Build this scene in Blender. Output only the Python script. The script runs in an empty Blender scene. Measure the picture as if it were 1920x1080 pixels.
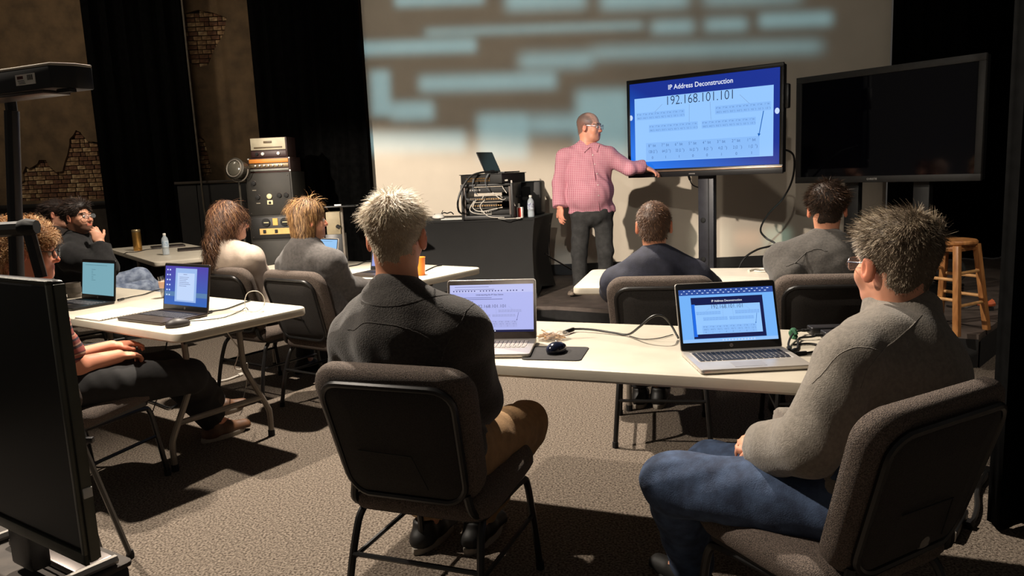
import bpy, bmesh, math, random
import numpy as np
from mathutils import Vector, Matrix
from mathutils.bvhtree import BVHTree
from mathutils.geometry import tessellate_polygon
random.seed(7); RNG = np.random.default_rng(11)
SC = bpy.context.scene
COL = SC.collection
R = math.radians

# ------------------------------------------------------------------ camera
CAM_H, PITCH, ROLL, FPX = 1.41, R(8.75), R(2.51), 1437.0
FW = Vector((0, math.cos(PITCH), -math.sin(PITCH)))
UP0 = Vector((0, math.sin(PITCH), math.cos(PITCH))); RI0 = Vector((1, 0, 0))
RI = RI0*math.cos(ROLL) - UP0*math.sin(ROLL)
UP = UP0*math.cos(ROLL) + RI0*math.sin(ROLL)
cam = bpy.data.cameras.new('camera'); camo = bpy.data.objects.new('camera', cam); COL.objects.link(camo)
cam.sensor_width = 36; cam.lens = FPX/1920*36; cam.clip_start = .05
camo.matrix_world = Matrix(((RI.x, UP.x, -FW.x, 0), (RI.y, UP.y, -FW.y, 0), (RI.z, UP.z, -FW.z, CAM_H), (0, 0, 0, 1)))
SC.camera = camo

def U(x, y, z=None, Y=None):
    """world point seen at photo pixel (x, y) on the level z or at depth Y"""
    d = FW + RI*((x-960)/FPX) - UP*((y-540)/FPX)
    t = (z-CAM_H)/d.z if z is not None else Y/d.y
    return Vector((0, 0, CAM_H)) + d*t

# ------------------------------------------------------------------ colour, world, lights
def lin(c):
    return tuple(((v/255)/12.92 if v/255 <= .04045 else ((v/255+.055)/1.055)**2.4) for v in c)
SC.view_settings.view_transform = 'Standard'; SC.view_settings.look = 'None'
SC.view_settings.gamma = 1; SC.view_settings.use_curve_mapping = False
SC.view_settings.exposure = 0.0
world = bpy.data.worlds.new('world'); SC.world = world; world.use_nodes = True
world.node_tree.nodes['Background'].inputs[0].default_value = (1.0, .90, .80, 1)
world.node_tree.nodes['Background'].inputs[1].default_value = .05

def spot(name, loc, target, energy, angle, blend, radius, col):
    l = bpy.data.lights.new(name, 'SPOT'); o = bpy.data.objects.new(name, l); COL.objects.link(o)
    l.energy = energy; l.spot_size = R(angle); l.spot_blend = blend; l.shadow_soft_size = radius; l.color = col
    o.location = loc
    o.rotation_euler = (Vector(target)-Vector(loc)).to_track_quat('-Z', 'Y').to_euler()
    return o
WARM = (1.0, .88, .74)
spot('house_spot_ahead', (-.9, 5.3, 4.6), (-.3, 3.2, .4), 2000, 84, .6, .06, WARM)
spot('house_spot_left', (-3.3, 3.1, 4.5), (.2, 3.0, .6), 1250, 76, .7, .06, WARM)
spot('wall_lamp_left', (-5.2, 6.5, 4.6), (-5.0, 9.6, 1.6), 190, 100, 1, .2, (1, .86, .68))
spot('house_spot_rear_left', (-.8, 5.2, 4.7), (-3.4, 6.5, .8), 1300, 52, .5, .05, WARM)
spot('added_wall_fill_centre', (-3.0, 6.9, 4.8), (-3.3, 9.6, 2.2), 60, 60, 1, .2, (1, .86, .68))  # unseen fill spot, added to brighten the second plaster bay and its brick
spot('house_spot_stage_right', (3.6, 1.8, 4.6), (2.9, 5.6, 1.0), 260, 46, .8, .08, WARM)

WALL_Y = 8.55
def projector(name, loc, target, energy, angle, rects, base, radius=.05):
    """a stage projector: a spot lamp whose light carries an image of soft rectangles.
    rects: (x0, z0, x1, z1, softness, rgb) on the wall plane y = WALL_Y"""
    o = spot(name, loc, target, energy, angle, .15, radius, (1, 1, 1))
    l = o.data; l.use_nodes = True; nt = l.node_tree; N = nt.nodes; L = nt.links
    em = N['Emission']
    tc = N.new('ShaderNodeTexCoord')
    sep = N.new('ShaderNodeSeparateXYZ'); L.new(tc.outputs['Normal'], sep.inputs[0])
    dx = N.new('ShaderNodeMath'); dx.operation = 'DIVIDE'; L.new(sep.outputs[0], dx.inputs[0]); L.new(sep.outputs[2], dx.inputs[1])
    dy = N.new('ShaderNodeMath'); dy.operation = 'DIVIDE'; L.new(sep.outputs[1], dy.inputs[0]); L.new(sep.outputs[2], dy.inputs[1])
    uv = N.new('ShaderNodeCombineXYZ'); L.new(dx.outputs[0], uv.inputs[0]); L.new(dy.outputs[0], uv.inputs[1])
    q = (Vector(target)-Vector(loc)).to_track_quat('-Z', 'Y').inverted()
    def loc_uv(x, z):
        v = q @ (Vector((x, WALL_Y, z))-Vector(loc)); return v.x/v.z, v.y/v.z
    acc = None
    for (x0, z0, x1, z1, s, rgb) in rects:
        a = loc_uv(x0, z0); b = loc_uv(x1, z1)
        cx, cy = (a[0]+b[0])/2, (a[1]+b[1])/2; hx, hy = abs(a[0]-b[0])/2, abs(a[1]-b[1])/2
        d = (Vector((cx, (z0+z1)/2*0+WALL_Y, 0))-Vector((0, 0, 0))).length
        ss = s/(Vector(target)-Vector(loc)).length
        sub = N.new('ShaderNodeVectorMath'); sub.operation = 'SUBTRACT'; L.new(uv.outputs[0], sub.inputs[0]); sub.inputs[1].default_value = (cx, cy, 0)
        ab = N.new('ShaderNodeVectorMath'); ab.operation = 'ABSOLUTE'; L.new(sub.outputs[0], ab.inputs[0])
        mr = N.new('ShaderNodeMapRange'); mr.data_type = 'FLOAT_VECTOR'; mr.interpolation_type = 'SMOOTHSTEP'
        L.new(ab.outputs[0], mr.inputs['Vector'])
        mr.inputs[7].default_value = (hx-ss, hy-ss, -1); mr.inputs[8].default_value = (hx+ss, hy+ss, 1)
        mr.inputs[9].default_value = (1, 1, 1); mr.inputs[10].default_value = (0, 0, 0)
        sp = N.new('ShaderNodeSeparateXYZ'); L.new(mr.outputs['Vector'], sp.inputs[0])
        mu = N.new('ShaderNodeMath'); mu.operation = 'MULTIPLY'; L.new(sp.outputs[0], mu.inputs[0]); L.new(sp.outputs[1], mu.inputs[1])
        sc = N.new('ShaderNodeVectorMath'); sc.operation = 'SCALE'; sc.inputs[0].default_value = rgb; L.new(mu.outputs[0], sc.inputs['Scale'])
        if acc is None: acc = sc
        else:
            ad = N.new('ShaderNodeVectorMath'); ad.operation = 'ADD'; L.new(acc.outputs[0], ad.inputs[0]); L.new(sc.outputs[0], ad.inputs[1]); acc = ad
    ad = N.new('ShaderNodeVectorMath'); ad.operation = 'ADD'; L.new(acc.outputs[0], ad.inputs[0]); ad.inputs[1].default_value = base
    L.new(ad.outputs[0], em.inputs['Color'])
    return o
def wrect(x0, y0, x1, y1, s, rgb):
    a = U(x0, y1, Y=WALL_Y); b = U(x1, y0, Y=WALL_Y)
    return (a.x, a.z, b.x, b.z, s, rgb)
BL = (.26, .60, .80)
gobo = [wrect(741, -40, 906, 13, 0.062, BL), wrect(949, -40, 1097, 20, 0.099, BL), wrect(1127, -40, 1290, 18, 0.099, BL), wrect(1320, -40, 1500, 8, 0.124, BL),
        wrect(797, 42, 1205, 66, 0.074, BL), wrect(1222, 38, 1300, 62, 0.087, BL), wrect(1322, 34, 1400, 58, 0.087, BL), wrect(1424, 22, 1560, 52, 0.074, BL),
        wrect(676, 72, 892, 104, 0.062, BL), wrect(975, 98, 1110, 128, 0.112, BL), wrect(1112, 78, 1540, 108, 0.124, BL),
        wrect(698, 132, 730, 218, 0.062, BL), wrect(787, 136, 1042, 172, 0.081, BL), wrect(734, 190, 812, 226, 0.074, BL),
        wrect(690, 246, 872, 288, 0.081, BL), wrect(898, 212, 988, 300, 0.087, BL), wrect(990, 216, 1084, 250, 0.124, BL), wrect(1084, 168, 1180, 300, 0.099, BL),
        wrect(1040, 470, 1090, 540, .1, (.1, .12, .14)), wrect(1433, 428, 1482, 505, .05, (.3, .5, .45)), wrect(1378, 432, 1428, 462, .06, (.5, .3, .2)),
        wrect(1300, 425, 1372, 505, .08, (.35, .36, .3))]
projector('stage_projector', (-.6, -1.5, 3.5), (.9, WALL_Y, 2.2), 3000, 48, gobo, (.125, .115, .10))
wash = [wrect(560, 312, 1330, 640, .26, (1.0, .87, .73)), wrect(1330, 415, 1700, 640, .10, (.8, .70, .60))]
projector('stage_wash', (-4.2, .2, 3.9), (.6, WALL_Y, 1.1), 4600, 46, wash, (.02, .018, .014))

# ------------------------------------------------------------------ materials
MATS = {}
def mat(name, rgb, rough=.6, metal=0., var=0., vscale=20., bump=0., bscale=60., rgb2=None, emit=None, spec=.5, sheen=0., alpha=1., trans=0., stretch=None, coord='Object'):
    if name in MATS: return MATS[name]
    m = bpy.data.materials.new(name); m.use_nodes = True; nt = m.node_tree; N = nt.nodes; L = nt.links
    b = N['Principled BSDF']; c = lin(rgb)
    b.inputs['Base Color'].default_value = (*c, 1); b.inputs['Roughness'].default_value = rough; b.inputs['Metallic'].default_value = metal
    b.inputs['Specular IOR Level'].default_value = spec
    if sheen: b.inputs['Sheen Weight'].default_value = sheen
    if trans: b.inputs['Transmission Weight'].default_value = trans
    if alpha < 1: b.inputs['Alpha'].default_value = alpha
    if emit:
        b.inputs['Emission Color'].default_value = (*lin(emit[0]), 1); b.inputs['Emission Strength'].default_value = emit[1]
    if var or bump:
        tc = N.new('ShaderNodeTexCoord'); src = tc.outputs[coord]
        if stretch:
            mp = N.new('ShaderNodeMapping'); mp.inputs['Scale'].default_value = stretch; L.new(src, mp.inputs[0]); src = mp.outputs[0]
    if var:
        n = N.new('ShaderNodeTexNoise'); n.inputs['Scale'].default_value = vscale; n.inputs['Detail'].default_value = 4; L.new(src, n.inputs['Vector'])
        mx = N.new('ShaderNodeMix'); mx.data_type = 'RGBA'
        c2 = lin(rgb2) if rgb2 else tuple(v*(1-var) for v in c); c1 = c if rgb2 else tuple(min(1, v*(1+var)) for v in c)
        mx.inputs[6].default_value = (*c1, 1); mx.inputs[7].default_value = (*c2, 1)
        r = N.new('ShaderNodeMapRange'); r.inputs[1].default_value = .35; r.inputs[2].default_value = .65
        L.new(n.outputs[0], r.inputs[0]); L.new(r.outputs[0], mx.inputs[0]); L.new(mx.outputs[2], b.inputs['Base Color'])
    if bump:
        n2 = N.new('ShaderNodeTexNoise'); n2.inputs['Scale'].default_value = bscale; n2.inputs['Detail'].default_value = 3; L.new(src, n2.inputs['Vector'])
        bp = N.new('ShaderNodeBump'); bp.inputs['Strength'].default_value = bump; bp.inputs['Distance'].default_value = .01
        L.new(n2.outputs[0], bp.inputs['Height']); L.new(bp.outputs[0], b.inputs['Normal'])
    MATS[name] = m; return m
def attr_mat(name, attr, rough=.5, spec=.4, sss=0.):
    m = bpy.data.materials.new(name); m.use_nodes = True; N = m.node_tree.nodes; b = N['Principled BSDF']
    a = N.new('ShaderNodeAttribute'); a.attribute_name = attr; m.node_tree.links.new(a.outputs['Color'], b.inputs['Base Color'])
    b.inputs['Roughness'].default_value = rough; b.inputs['Specular IOR Level'].default_value = spec
    if sss: b.inputs['Subsurface Weight'].default_value = sss; b.inputs['Subsurface Radius'].default_value = (.012, .005, .003); b.inputs['Subsurface Scale'].default_value = .6
    MATS[name] = m; return m
def screen_mat(name, rgb, strength=1.0, rgb2=None, grad=None):
    """a lit panel: gives off its own light"""
    if name in MATS: return MATS[name]
    m = bpy.data.materials.new(name); m.use_nodes = True; N = m.node_tree.nodes; L = m.node_tree.links; b = N['Principled BSDF']
    b.inputs['Base Color'].default_value = (.01, .01, .012, 1); b.inputs['Roughness'].default_value = .35; b.inputs['Specular IOR Level'].default_value = .2
    b.inputs['Emission Color'].default_value = (*lin(rgb), 1); b.inputs['Emission Strength'].default_value = strength
    if rgb2:
        tc = N.new('ShaderNodeTexCoord'); s = N.new('ShaderNodeSeparateXYZ'); L.new(tc.outputs['Generated'], s.inputs[0])
        mx = N.new('ShaderNodeMix'); mx.data_type = 'RGBA'; mx.inputs[6].default_value = (*lin(rgb), 1); mx.inputs[7].default_value = (*lin(rgb2), 1)
        if grad == 'diag':
            a = N.new('ShaderNodeMath'); a.operation = 'ADD'; L.new(s.outputs[0], a.inputs[0]); L.new(s.outputs[1], a.inputs[1])
            r = N.new('ShaderNodeMapRange'); r.inputs[1].default_value = .2; r.inputs[2].default_value = 1.0; L.new(a.outputs[0], r.inputs[0]); L.new(r.outputs[0], mx.inputs[0])
        else: L.new(s.outputs[1], mx.inputs[0])
        L.new(mx.outputs[2], b.inputs['Emission Color'])
    MATS[name] = m; return m

# ------------------------------------------------------------------ object helpers
def tag(o, label=None, cat=None, group=None, kind=None):
    if label: o['label'] = label
    if cat: o['category'] = cat
    if group: o['group'] = group
    if kind: o['kind'] = kind
    return o
def thing(name, label, cat, loc=(0, 0, 0), rz=0., group=None):
    o = bpy.data.objects.new(name, None); COL.objects.link(o); o.empty_display_size = .05
    o.location = loc; o.rotation_euler = (0, 0, rz)
    return tag(o, label, cat, group)
def link(name, me, material, parent=None, loc=None, rot=None):
    o = bpy.data.objects.new(name, me); COL.objects.link(o)
    if material is not None and not me.materials: me.materials.append(material)
    if parent is not None: o.parent = parent
    if loc is not None: o.location = loc
    if rot is not None: o.rotation_euler = rot
    return o
def copy_tree(o, parent=None):
    c = o.copy(); COL.objects.link(c); c.parent = parent
    for ch in o.children: copy_tree(ch, c)
    return c
def TM(loc=(0, 0, 0), rx=0, ry=0, rz=0, s=1):
    return Matrix.Translation(loc) @ Matrix.Rotation(rz, 4, 'Z') @ Matrix.Rotation(ry, 4, 'Y') @ Matrix.Rotation(rx, 4, 'X') @ Matrix.Scale(s, 4)
def spline(pts, n=6):
    P = [Vector(p) for p in pts]; P = [P[0]*2-P[1]] + P + [P[-1]*2-P[-2]]; out = []
    for i in range(1, len(P)-2):
        a, b, c, d = P[i-1:i+3]
        for k in range(n):
            t = k/n
            out.append(.5*((2*b)+(c-a)*t+(2*a-5*b+4*c-d)*t*t+(3*b-a-3*c+d)*t**3))
    out.append(P[-2]); return out

class MB:
    def __init__(s): s.v = []; s.f = []
    def add(s, vs, fs, M=None):
        o = len(s.v)
        s.v += [tuple((M @ Vector(v)) if M is not None else v) for v in vs]
        s.f += [tuple(i+o for i in f) for f in fs]; return s
    def box(s, c, d, M=None):
        x, y, z = c; a, b, h = d[0]/2, d[1]/2, d[2]/2
        vs = [(x+i*a, y+j*b, z+k*h) for k in (-1, 1) for j in (-1, 1) for i in (-1, 1)]
        return s.add(vs, [(0, 2, 3, 1), (4, 5, 7, 6), (0, 1, 5, 4), (2, 6, 7, 3), (0, 4, 6, 2), (1, 3, 7, 5)], M)
    def tube(s, pts, r, n=8, M=None, closed=False, flat=1.):
        P = [Vector(p) for p in pts]; m = len(P); rs = r if isinstance(r, (list, tuple)) else [r]*m
        vs = []; fs = []; up = None
        for i in range(m):
            if closed: t = (P[(i+1) % m]-P[i-1])
            else: t = P[min(i+1, m-1)]-P[max(i-1, 0)]
            if t.length < 1e-9: t = Vector((0, 0, 1))
            t.normalize()
            if up is None:
                up = Vector((0, 0, 1)) if abs(t.z) < .9 else Vector((1, 0, 0))
            sd = t.cross(up)
            if sd.length < 1e-6: sd = t.orthogonal()
            sd.normalize(); up = sd.cross(t).normalized()
            for k in range(n):
                a = 2*math.pi*k/n; vs.append(tuple(P[i]+sd*(math.cos(a)*rs[i])+up*(math.sin(a)*rs[i]*flat)))
        for i in range(m if closed else m-1):
            j = (i+1) % m
            for k in range(n): fs.append((i*n+k, i*n+(k+1) % n, j*n+(k+1) % n, j*n+k))
        if not closed: fs += [tuple(range(n))[::-1], tuple((m-1)*n+k for k in range(n))]
        return s.add(vs, fs, M)
    def lathe(s, prof, n=20, M=None):
        vs = []; fs = []; m = len(prof)
        for r, z in prof:
            for k in range(n): a = 2*math.pi*k/n; vs.append((r*math.cos(a), r*math.sin(a), z))
        for i in range(m-1):
            for k in range(n): fs.append((i*n+k, i*n+(k+1) % n, (i+1)*n+(k+1) % n, (i+1)*n+k))
        fs += [tuple(range(n))[::-1], tuple((m-1)*n+k for k in range(n))]
        return s.add(vs, fs, M)
    def slab(s, w, h, rings, r, n=5, M=None, bend=None):
        """rounded rectangle w x h in xy; rings = [(inset, z), ...] from bottom to top"""
        vs = []; fs = []; cnt = 4*(n+1)
        for ins, z in rings:
            rr = max(r-ins, .0005); a, b = w/2-ins-rr, h/2-ins-rr
            for q, (sx, sy) in enumerate(((1, 1), (-1, 1), (-1, -1), (1, -1))):
                for k in range(n+1):
                    t = math.pi/2*(q+k/n)
                    vs.append((sx*a+rr*math.cos(t), sy*b+rr*math.sin(t), z))
        for i in range(len(rings)-1):
            for k in range(cnt): fs.append((i*cnt+k, i*cnt+(k+1) % cnt, (i+1)*cnt+(k+1) % cnt, (i+1)*cnt+k))
        fs += [tuple(range(cnt))[::-1], tuple((len(rings)-1)*cnt+k for k in range(cnt))]
        if bend: vs = [bend(v) for v in vs]
        return s.add(vs, fs, M)
    def mesh(s, name, smooth=35, bev=0, seg=2):
        me = bpy.data.meshes.new(name); me.from_pydata(s.v, [], s.f)
        if bev:
            b = bmesh.new(); b.from_mesh(me)
            bmesh.ops.bevel(b, geom=[e for e in b.edges if len(e.link_faces) == 2 and e.calc_face_angle(0) > R(30)], offset=bev, segments=seg, affect='EDGES', profile=.5, clamp_overlap=True)
            b.to_mesh(me); b.free()
        me.validate()
        if smooth:
            me.polygons.foreach_set('use_smooth', [True]*len(me.polygons)); me.set_sharp_from_angle(angle=R(smooth))
        return me
    def obj(s, name, material, parent=None, smooth=35, bev=0, loc=None, rot=None, seg=2):
        return link(name, s.mesh(name, smooth, bev, seg), material, parent, loc, rot)
def soft(t, e, n=4):
    """edge-rounded rings for slab(): thickness t, edge radius e, z from 0 to t"""
    a = [(e*(1-math.sin(math.pi/2*k/n)), e*(1-math.cos(math.pi/2*k/n))) for k in range(n+1)]
    return a + [(i, t-z) for i, z in a[::-1]]
TXT = {}
def text_mesh(s, size=1., align='CENTER', bold=0.):
    key = (s, size, align, bold)
    if key in TXT: return TXT[key]
    cu = bpy.data.curves.new('lettering', 'FONT'); cu.body = s; cu.size = size; cu.align_x = align; cu.align_y = 'CENTER'; cu.resolution_u = 3; cu.offset = bold
    o = bpy.data.objects.new('lettering', cu); COL.objects.link(o)
    dg = bpy.context.evaluated_depsgraph_get(); dg.update()
    me = bpy.data.meshes.new_from_object(o.evaluated_get(dg)); bpy.data.objects.remove(o)
    d = ([tuple(v.co) for v in me.vertices], [tuple(p.vertices) for p in me.polygons]); bpy.data.meshes.remove(me)
    TXT[key] = d; return d
def put_text(mb, s, x, y, size, z=0., align='CENTER', sx=1., bold=0.):
    vs, fs = text_mesh(s, 1., align, bold)
    mb.add([(x+v[0]*size*sx, y+v[1]*size, z) for v in vs], fs)
# ------------------------------------------------------------------ smooth solids (bodies, clothes, hair volumes)
def V3(p): return np.array(p, dtype=np.float64)
def rc(a, b, r1, r2=None, k=.03, clip=None, sq=None):
    """tapered capsule; clip = (point, normal) keeps the side against the normal; sq = (axis, factor) flattens"""
    a = V3(a); b = V3(b); r2 = r1 if r2 is None else r2
    return dict(t='rc', a=a, b=b, r1=r1, r2=r2, k=k, clip=clip, sq=sq, lo=np.minimum(a-r1, b-r2), hi=np.maximum(a+r1, b+r2))
def el(c, r, Rm=None, k=.03, clip=None, sub=False):
    c = V3(c); r = V3(r); Rm = np.eye(3) if Rm is None else np.array(Rm)
    e = np.abs(Rm) @ r
    return dict(t='el', c=c, r=r, R=Rm, k=k, clip=clip, lo=c-e, hi=c+e, sub=sub)
def ev(p, X, Y, Z):
    if p['t'] == 'rc':
        a, b = p['a'], p['b']; ba = b-a; L2 = max(ba @ ba, 1e-9)
        px, py, pz = X-a[0], Y-a[1], Z-a[2]
        t = np.clip((px*ba[0]+py*ba[1]+pz*ba[2])/L2, 0, 1)
        px, py, pz = px-t*ba[0], py-t*ba[1], pz-t*ba[2]
        if p['sq']:
            ax, f = p['sq']; ax = V3(ax); q = (px*ax[0]+py*ax[1]+pz*ax[2])*(f-1)
            px, py, pz = px+q*ax[0], py+q*ax[1], pz+q*ax[2]
        d = np.sqrt(px*px+py*py+pz*pz)-(p['r1']+(p['r2']-p['r1'])*t)
    else:
        c, r, Rm = p['c'], p['r'], p['R']
        px, py, pz = X-c[0], Y-c[1], Z-c[2]
        u = (Rm[0, 0]*px+Rm[1, 0]*py+Rm[2, 0]*pz)/r[0]; v = (Rm[0, 1]*px+Rm[1, 1]*py+Rm[2, 1]*pz)/r[1]; w = (Rm[0, 2]*px+Rm[1, 2]*py+Rm[2, 2]*pz)/r[2]
        k0 = np.sqrt(u*u+v*v+w*w); k1 = np.sqrt((u/r[0])**2+(v/r[1])**2+(w/r[2])**2)
        d = k0*(k0-1)/np.maximum(k1, 1e-6)
    for cl in (p['clip'] or []):
        q, n = V3(cl[0]), V3(cl[1])
        d = np.maximum(d, (X-q[0])*n[0]+(Y-q[1])*n[1]+(Z-q[2])*n[2])
    return d
def axis(lo, hi, h, fine):
    out = [lo]
    while out[-1] < hi:
        x = out[-1]; st = h
        for a, b, f in fine:
            if a-h <= x <= b: st = min(st, f)
        out.append(x+st)
    return np.array(out)
def wob(X, Y, Z, seed, freq, n=7, stretch=(1, 1, 1)):
    g = np.random.default_rng(seed); o = 0
    for i in range(n):
        d = g.normal(size=3); d /= np.linalg.norm(d); d *= np.array(stretch)*freq*g.uniform(.5, 1.6); ph = g.uniform(0, 6.28)
        o = o+np.sin(X*d[0]+Y*d[1]+Z*d[2]+ph)
    return o/math.sqrt(n)
def solid(prims, h=.008, fine=((), (), ()), post=None, pad=.03):
    lo = np.min([p['lo'] for p in prims if not p.get('sub')], axis=0)-pad; hi = np.max([p['hi'] for p in prims if not p.get('sub')], axis=0)+pad
    ax = [axis(lo[i], hi[i], h, fine[i]) for i in range(3)]
    D = np.full([len(a) for a in ax], .06, dtype=np.float64)
    for p in prims:
        m = .05+p['k']; sl = []
        for i in range(3):
            a = max(0, np.searchsorted(ax[i], p['lo'][i]-m)-1); b = min(len(ax[i]), np.searchsorted(ax[i], p['hi'][i]+m)+1); sl.append(slice(a, b))
        if any(s.stop-s.start < 2 for s in sl): continue
        X = ax[0][sl[0]][:, None, None]; Y = ax[1][sl[1]][None, :, None]; Z = ax[2][sl[2]][None, None, :]
        d = ev(p, X, Y, Z); S = D[tuple(sl)]; k = p['k']
        if p.get('sub'):
            d = -d; hh = np.clip(.5-.5*(S-d)/k, 0, 1); D[tuple(sl)] = S*(1-hh)+d*hh+k*hh*(1-hh)
        else:
            hh = np.clip(.5+.5*(S-d)/k, 0, 1); D[tuple(sl)] = S*(1-hh)+d*hh-k*hh*(1-hh)
    X = ax[0][:, None, None]; Y = ax[1][None, :, None]; Z = ax[2][None, None, :]
    if post: D = post(D, X, Y, Z)
    return nets(D, ax)
def nets(D, ax):
    D[0] = D[-1] = .05; D[:, 0] = D[:, -1] = .05; D[:, :, 0] = D[:, :, -1] = .05
    I = D < 0; n = D.shape
    s = np.zeros([k-1 for k in n], np.int8)
    for a in (0, 1):
        for b in (0, 1):
            for c in (0, 1): s += I[a:n[0]-1+a, b:n[1]-1+b, c:n[2]-1+c]
    act = np.argwhere((s > 0) & (s < 8)); idx = np.full(s.shape, -1, np.int64); idx[tuple(act.T)] = np.arange(len(act))
    acc = np.zeros((len(act), 3)); cnt = np.zeros(len(act))
    cor = [(a, b, c) for a in (0, 1) for b in (0, 1) for c in (0, 1)]
    for i, p in enumerate(cor):
        for q in cor[i+1:]:
            df = [q[k]-p[k] for k in range(3)]
            if sum(map(abs, df)) != 1: continue
            A = D[tuple((act+p).T)]; B = D[tuple((act+q).T)]; m = (A < 0) != (B < 0)
            t = np.where(m, A/np.where(m, A-B, 1), 0)
            acc[m] += (np.array(p)+t[:, None]*np.array(df))[m]; cnt[m] += 1
    g = act+acc/np.maximum(cnt, 1)[:, None]
    P = np.stack([np.interp(g[:, k], np.arange(n[k]), ax[k]) for k in range(3)], 1)
    F = []
    for k in range(3):
        sl0 = [slice(1, n[j]-1) for j in range(3)]; sl1 = list(sl0); sl0[k] = slice(0, n[k]-1); sl1[k] = slice(1, n[k])
        a = I[tuple(sl0)]; b = I[tuple(sl1)]; e = np.argwhere(a != b); off = np.array([1, 1, 1]); off[k] = 0
        e = e+off; fl = I[tuple(e.T)]
        u, v = (k+1) % 3, (k+2) % 3
        def cell(du, dv):
            c = e.copy(); c[:, u] += du; c[:, v] += dv; return idx[tuple(c.T)]
        q = np.stack([cell(-1, -1), cell(0, -1), cell(0, 0), cell(-1, 0)], 1)
        q[~fl] = q[~fl][:, ::-1]; F.append(q)
    return P, np.concatenate(F)
def np_mesh(name, P, F, smooth=True):
    me = bpy.data.meshes.new(name); me.vertices.add(len(P)); me.vertices.foreach_set('co', P.astype(np.float32).ravel())
    k = F.shape[1]; me.loops.add(len(F)*k); me.loops.foreach_set('vertex_index', F.astype(np.int32).ravel())
    me.polygons.add(len(F)); me.polygons.foreach_set('loop_start', np.arange(0, len(F)*k, k, dtype=np.int32))
    me.update(calc_edges=True)
    if smooth: me.polygons.foreach_set('use_smooth', np.ones(len(F), bool))
    return me
def vcol(me, rgb, name='tint'):
    a = me.color_attributes.new(name, 'FLOAT_COLOR', 'POINT'); c = np.ones((len(rgb), 4), np.float32); c[:, :3] = rgb; a.data.foreach_set('color', c.ravel())
def normals(P, F):
    n = np.zeros_like(P); a = np.cross(P[F[:, 2]]-P[F[:, 0]], P[F[:, 3]]-P[F[:, 1]])
    for k in range(4): np.add.at(n, F[:, k], a)
    return n/np.maximum(np.linalg.norm(n, axis=1), 1e-9)[:, None]
def unit(v): v = V3(v); return v/np.linalg.norm(v)

# ------------------------------------------------------------------ people
def frame(fwd, up):
    f = unit(fwd); r = unit(np.cross(f, V3(up))); u = np.cross(r, f); return np.stack([r, f, u], 1)   # columns: right, forward, up
def torso(J, g, w=1., belly=0., k=.045, clip=None):
    p0, p1, p2 = V3(J['pelvis']), V3(J['chest']), V3(J['neck'])
    rt = unit(V3(J['sh'][1])-V3(J['sh'][0])); up = unit(p1-p0); fw = unit(np.cross(up, rt)); Rm = np.stack([rt, fw, up], 1)
    wa = p0*.52+p1*.48
    L = [el(p0, (.168*w+g, .122+g, .125+g), Rm, k, clip), el(wa+fw*belly*.35, (.150*w+g+belly*.25, .112+g+belly*.55, .17+g), Rm, k, clip),
         el(p1, (.168*w+g, .118+g, .185+g), Rm, k, clip), rc(J['sh'][0], J['sh'][1], .066+g, .066+g, k, clip)]
    nb = p2+up*.02
    for s in (0, 1): L.append(rc(nb, V3(J['sh'][s])*.8+p2*.2, .05+g, .052+g, k, clip))
    return L
def arm(J, s, g, k=.02, end=1., r=(.056, .046, .031), cuff=0.):
    a, b, c = V3(J['sh'][s]), V3(J['elbow'][s]), V3(J['wrist'][s]); d = unit(c-b)
    q = b+(c-b)*end
    return [rc(a, b, r[0]+g, r[1]+g, k), rc(b, q, r[1]+g, r[2]+(r[1]-r[2])*(1-end)+g+cuff, k, [(q, d)] if (end < 1 or cuff or g) else None)]
def arm_short(J, s, g, f=.7):
    a, b = V3(J['sh'][s]), V3(J['elbow'][s]); q = a+(b-a)*f; return [rc(a, q, .064+g, .062+g, .02, [(q, unit(b-a))])]
def leg(J, s, g, k=.03, end=1., clip=None, r=(.088, .064, .043)):
    a, b, c = V3(J['hip'][s]), V3(J['knee'][s]), V3(J['ankle'][s]); q = b+(c-b)*end
    return [rc(a, b, r[0]+g, r[1]+g, k, clip), rc(b, q, r[1]-.002+g, r[2]+g, k, [(q, unit(c-b))] if g else None)]
def hand(w, fwd, nrm, side, curl=(.35, .4, .45, .5), spread=.12, thumb=.5, s=1.):
    """palm, four unequal bent fingers and a thumb; nrm points out of the back of the hand; side = +1 when the thumb lies to fwd x nrm"""
    w = V3(w); f = unit(fwd); n = unit(V3(nrm)-f*(V3(nrm) @ f)); t = np.cross(f, n)*side
    L = [rc(w, w+f*.045*s, .030*s, .036*s, .01, None, (n, 1.9)), rc(w+f*.04*s-t*.01*s, w+f*.075*s, .034*s, .034*s, .012, None, (n, 2.2)), rc(w+f*.03*s+t*.02*s, w+f*.07*s+t*.022*s, .018*s, .016*s, .01)]
    for i, (o, ln) in enumerate(((.027, .072), (.009, .08), (-.009, .074), (-.026, .058))):
        b = w+f*(.082-.004*abs(i-1))*s+t*o*s; d = unit(f+t*(o*spread*18)); a = curl[i]; seg = [.45, .3, .25]; r = .0092*s
        for j in range(3):
            an = a*(.6+.5*j); ca, sa = math.cos(a if j == 0 else an), math.sin(a if j == 0 else an)
            d2 = unit(d*math.cos(an*(j+1)*.62)-n*math.sin(an*(j+1)*.62)); e = b+d2*ln*seg[j]*s
            L.append(rc(b, e, r, r*.93, .004)); b = e; r *= .93
    b = w+f*.028*s+t*.026*s; d = unit(f*(1-thumb*.5)+t*(.9-thumb*.3)-n*.35*thumb)
    m = b+d*.038*s; L.append(rc(b, m, .013*s, .0115*s, .008)); d2 = unit(d+f*.6-n*.35*thumb); L.append(rc(m, m+d2*.034*s, .0112*s, .0095*s, .004))
    return L
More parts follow.
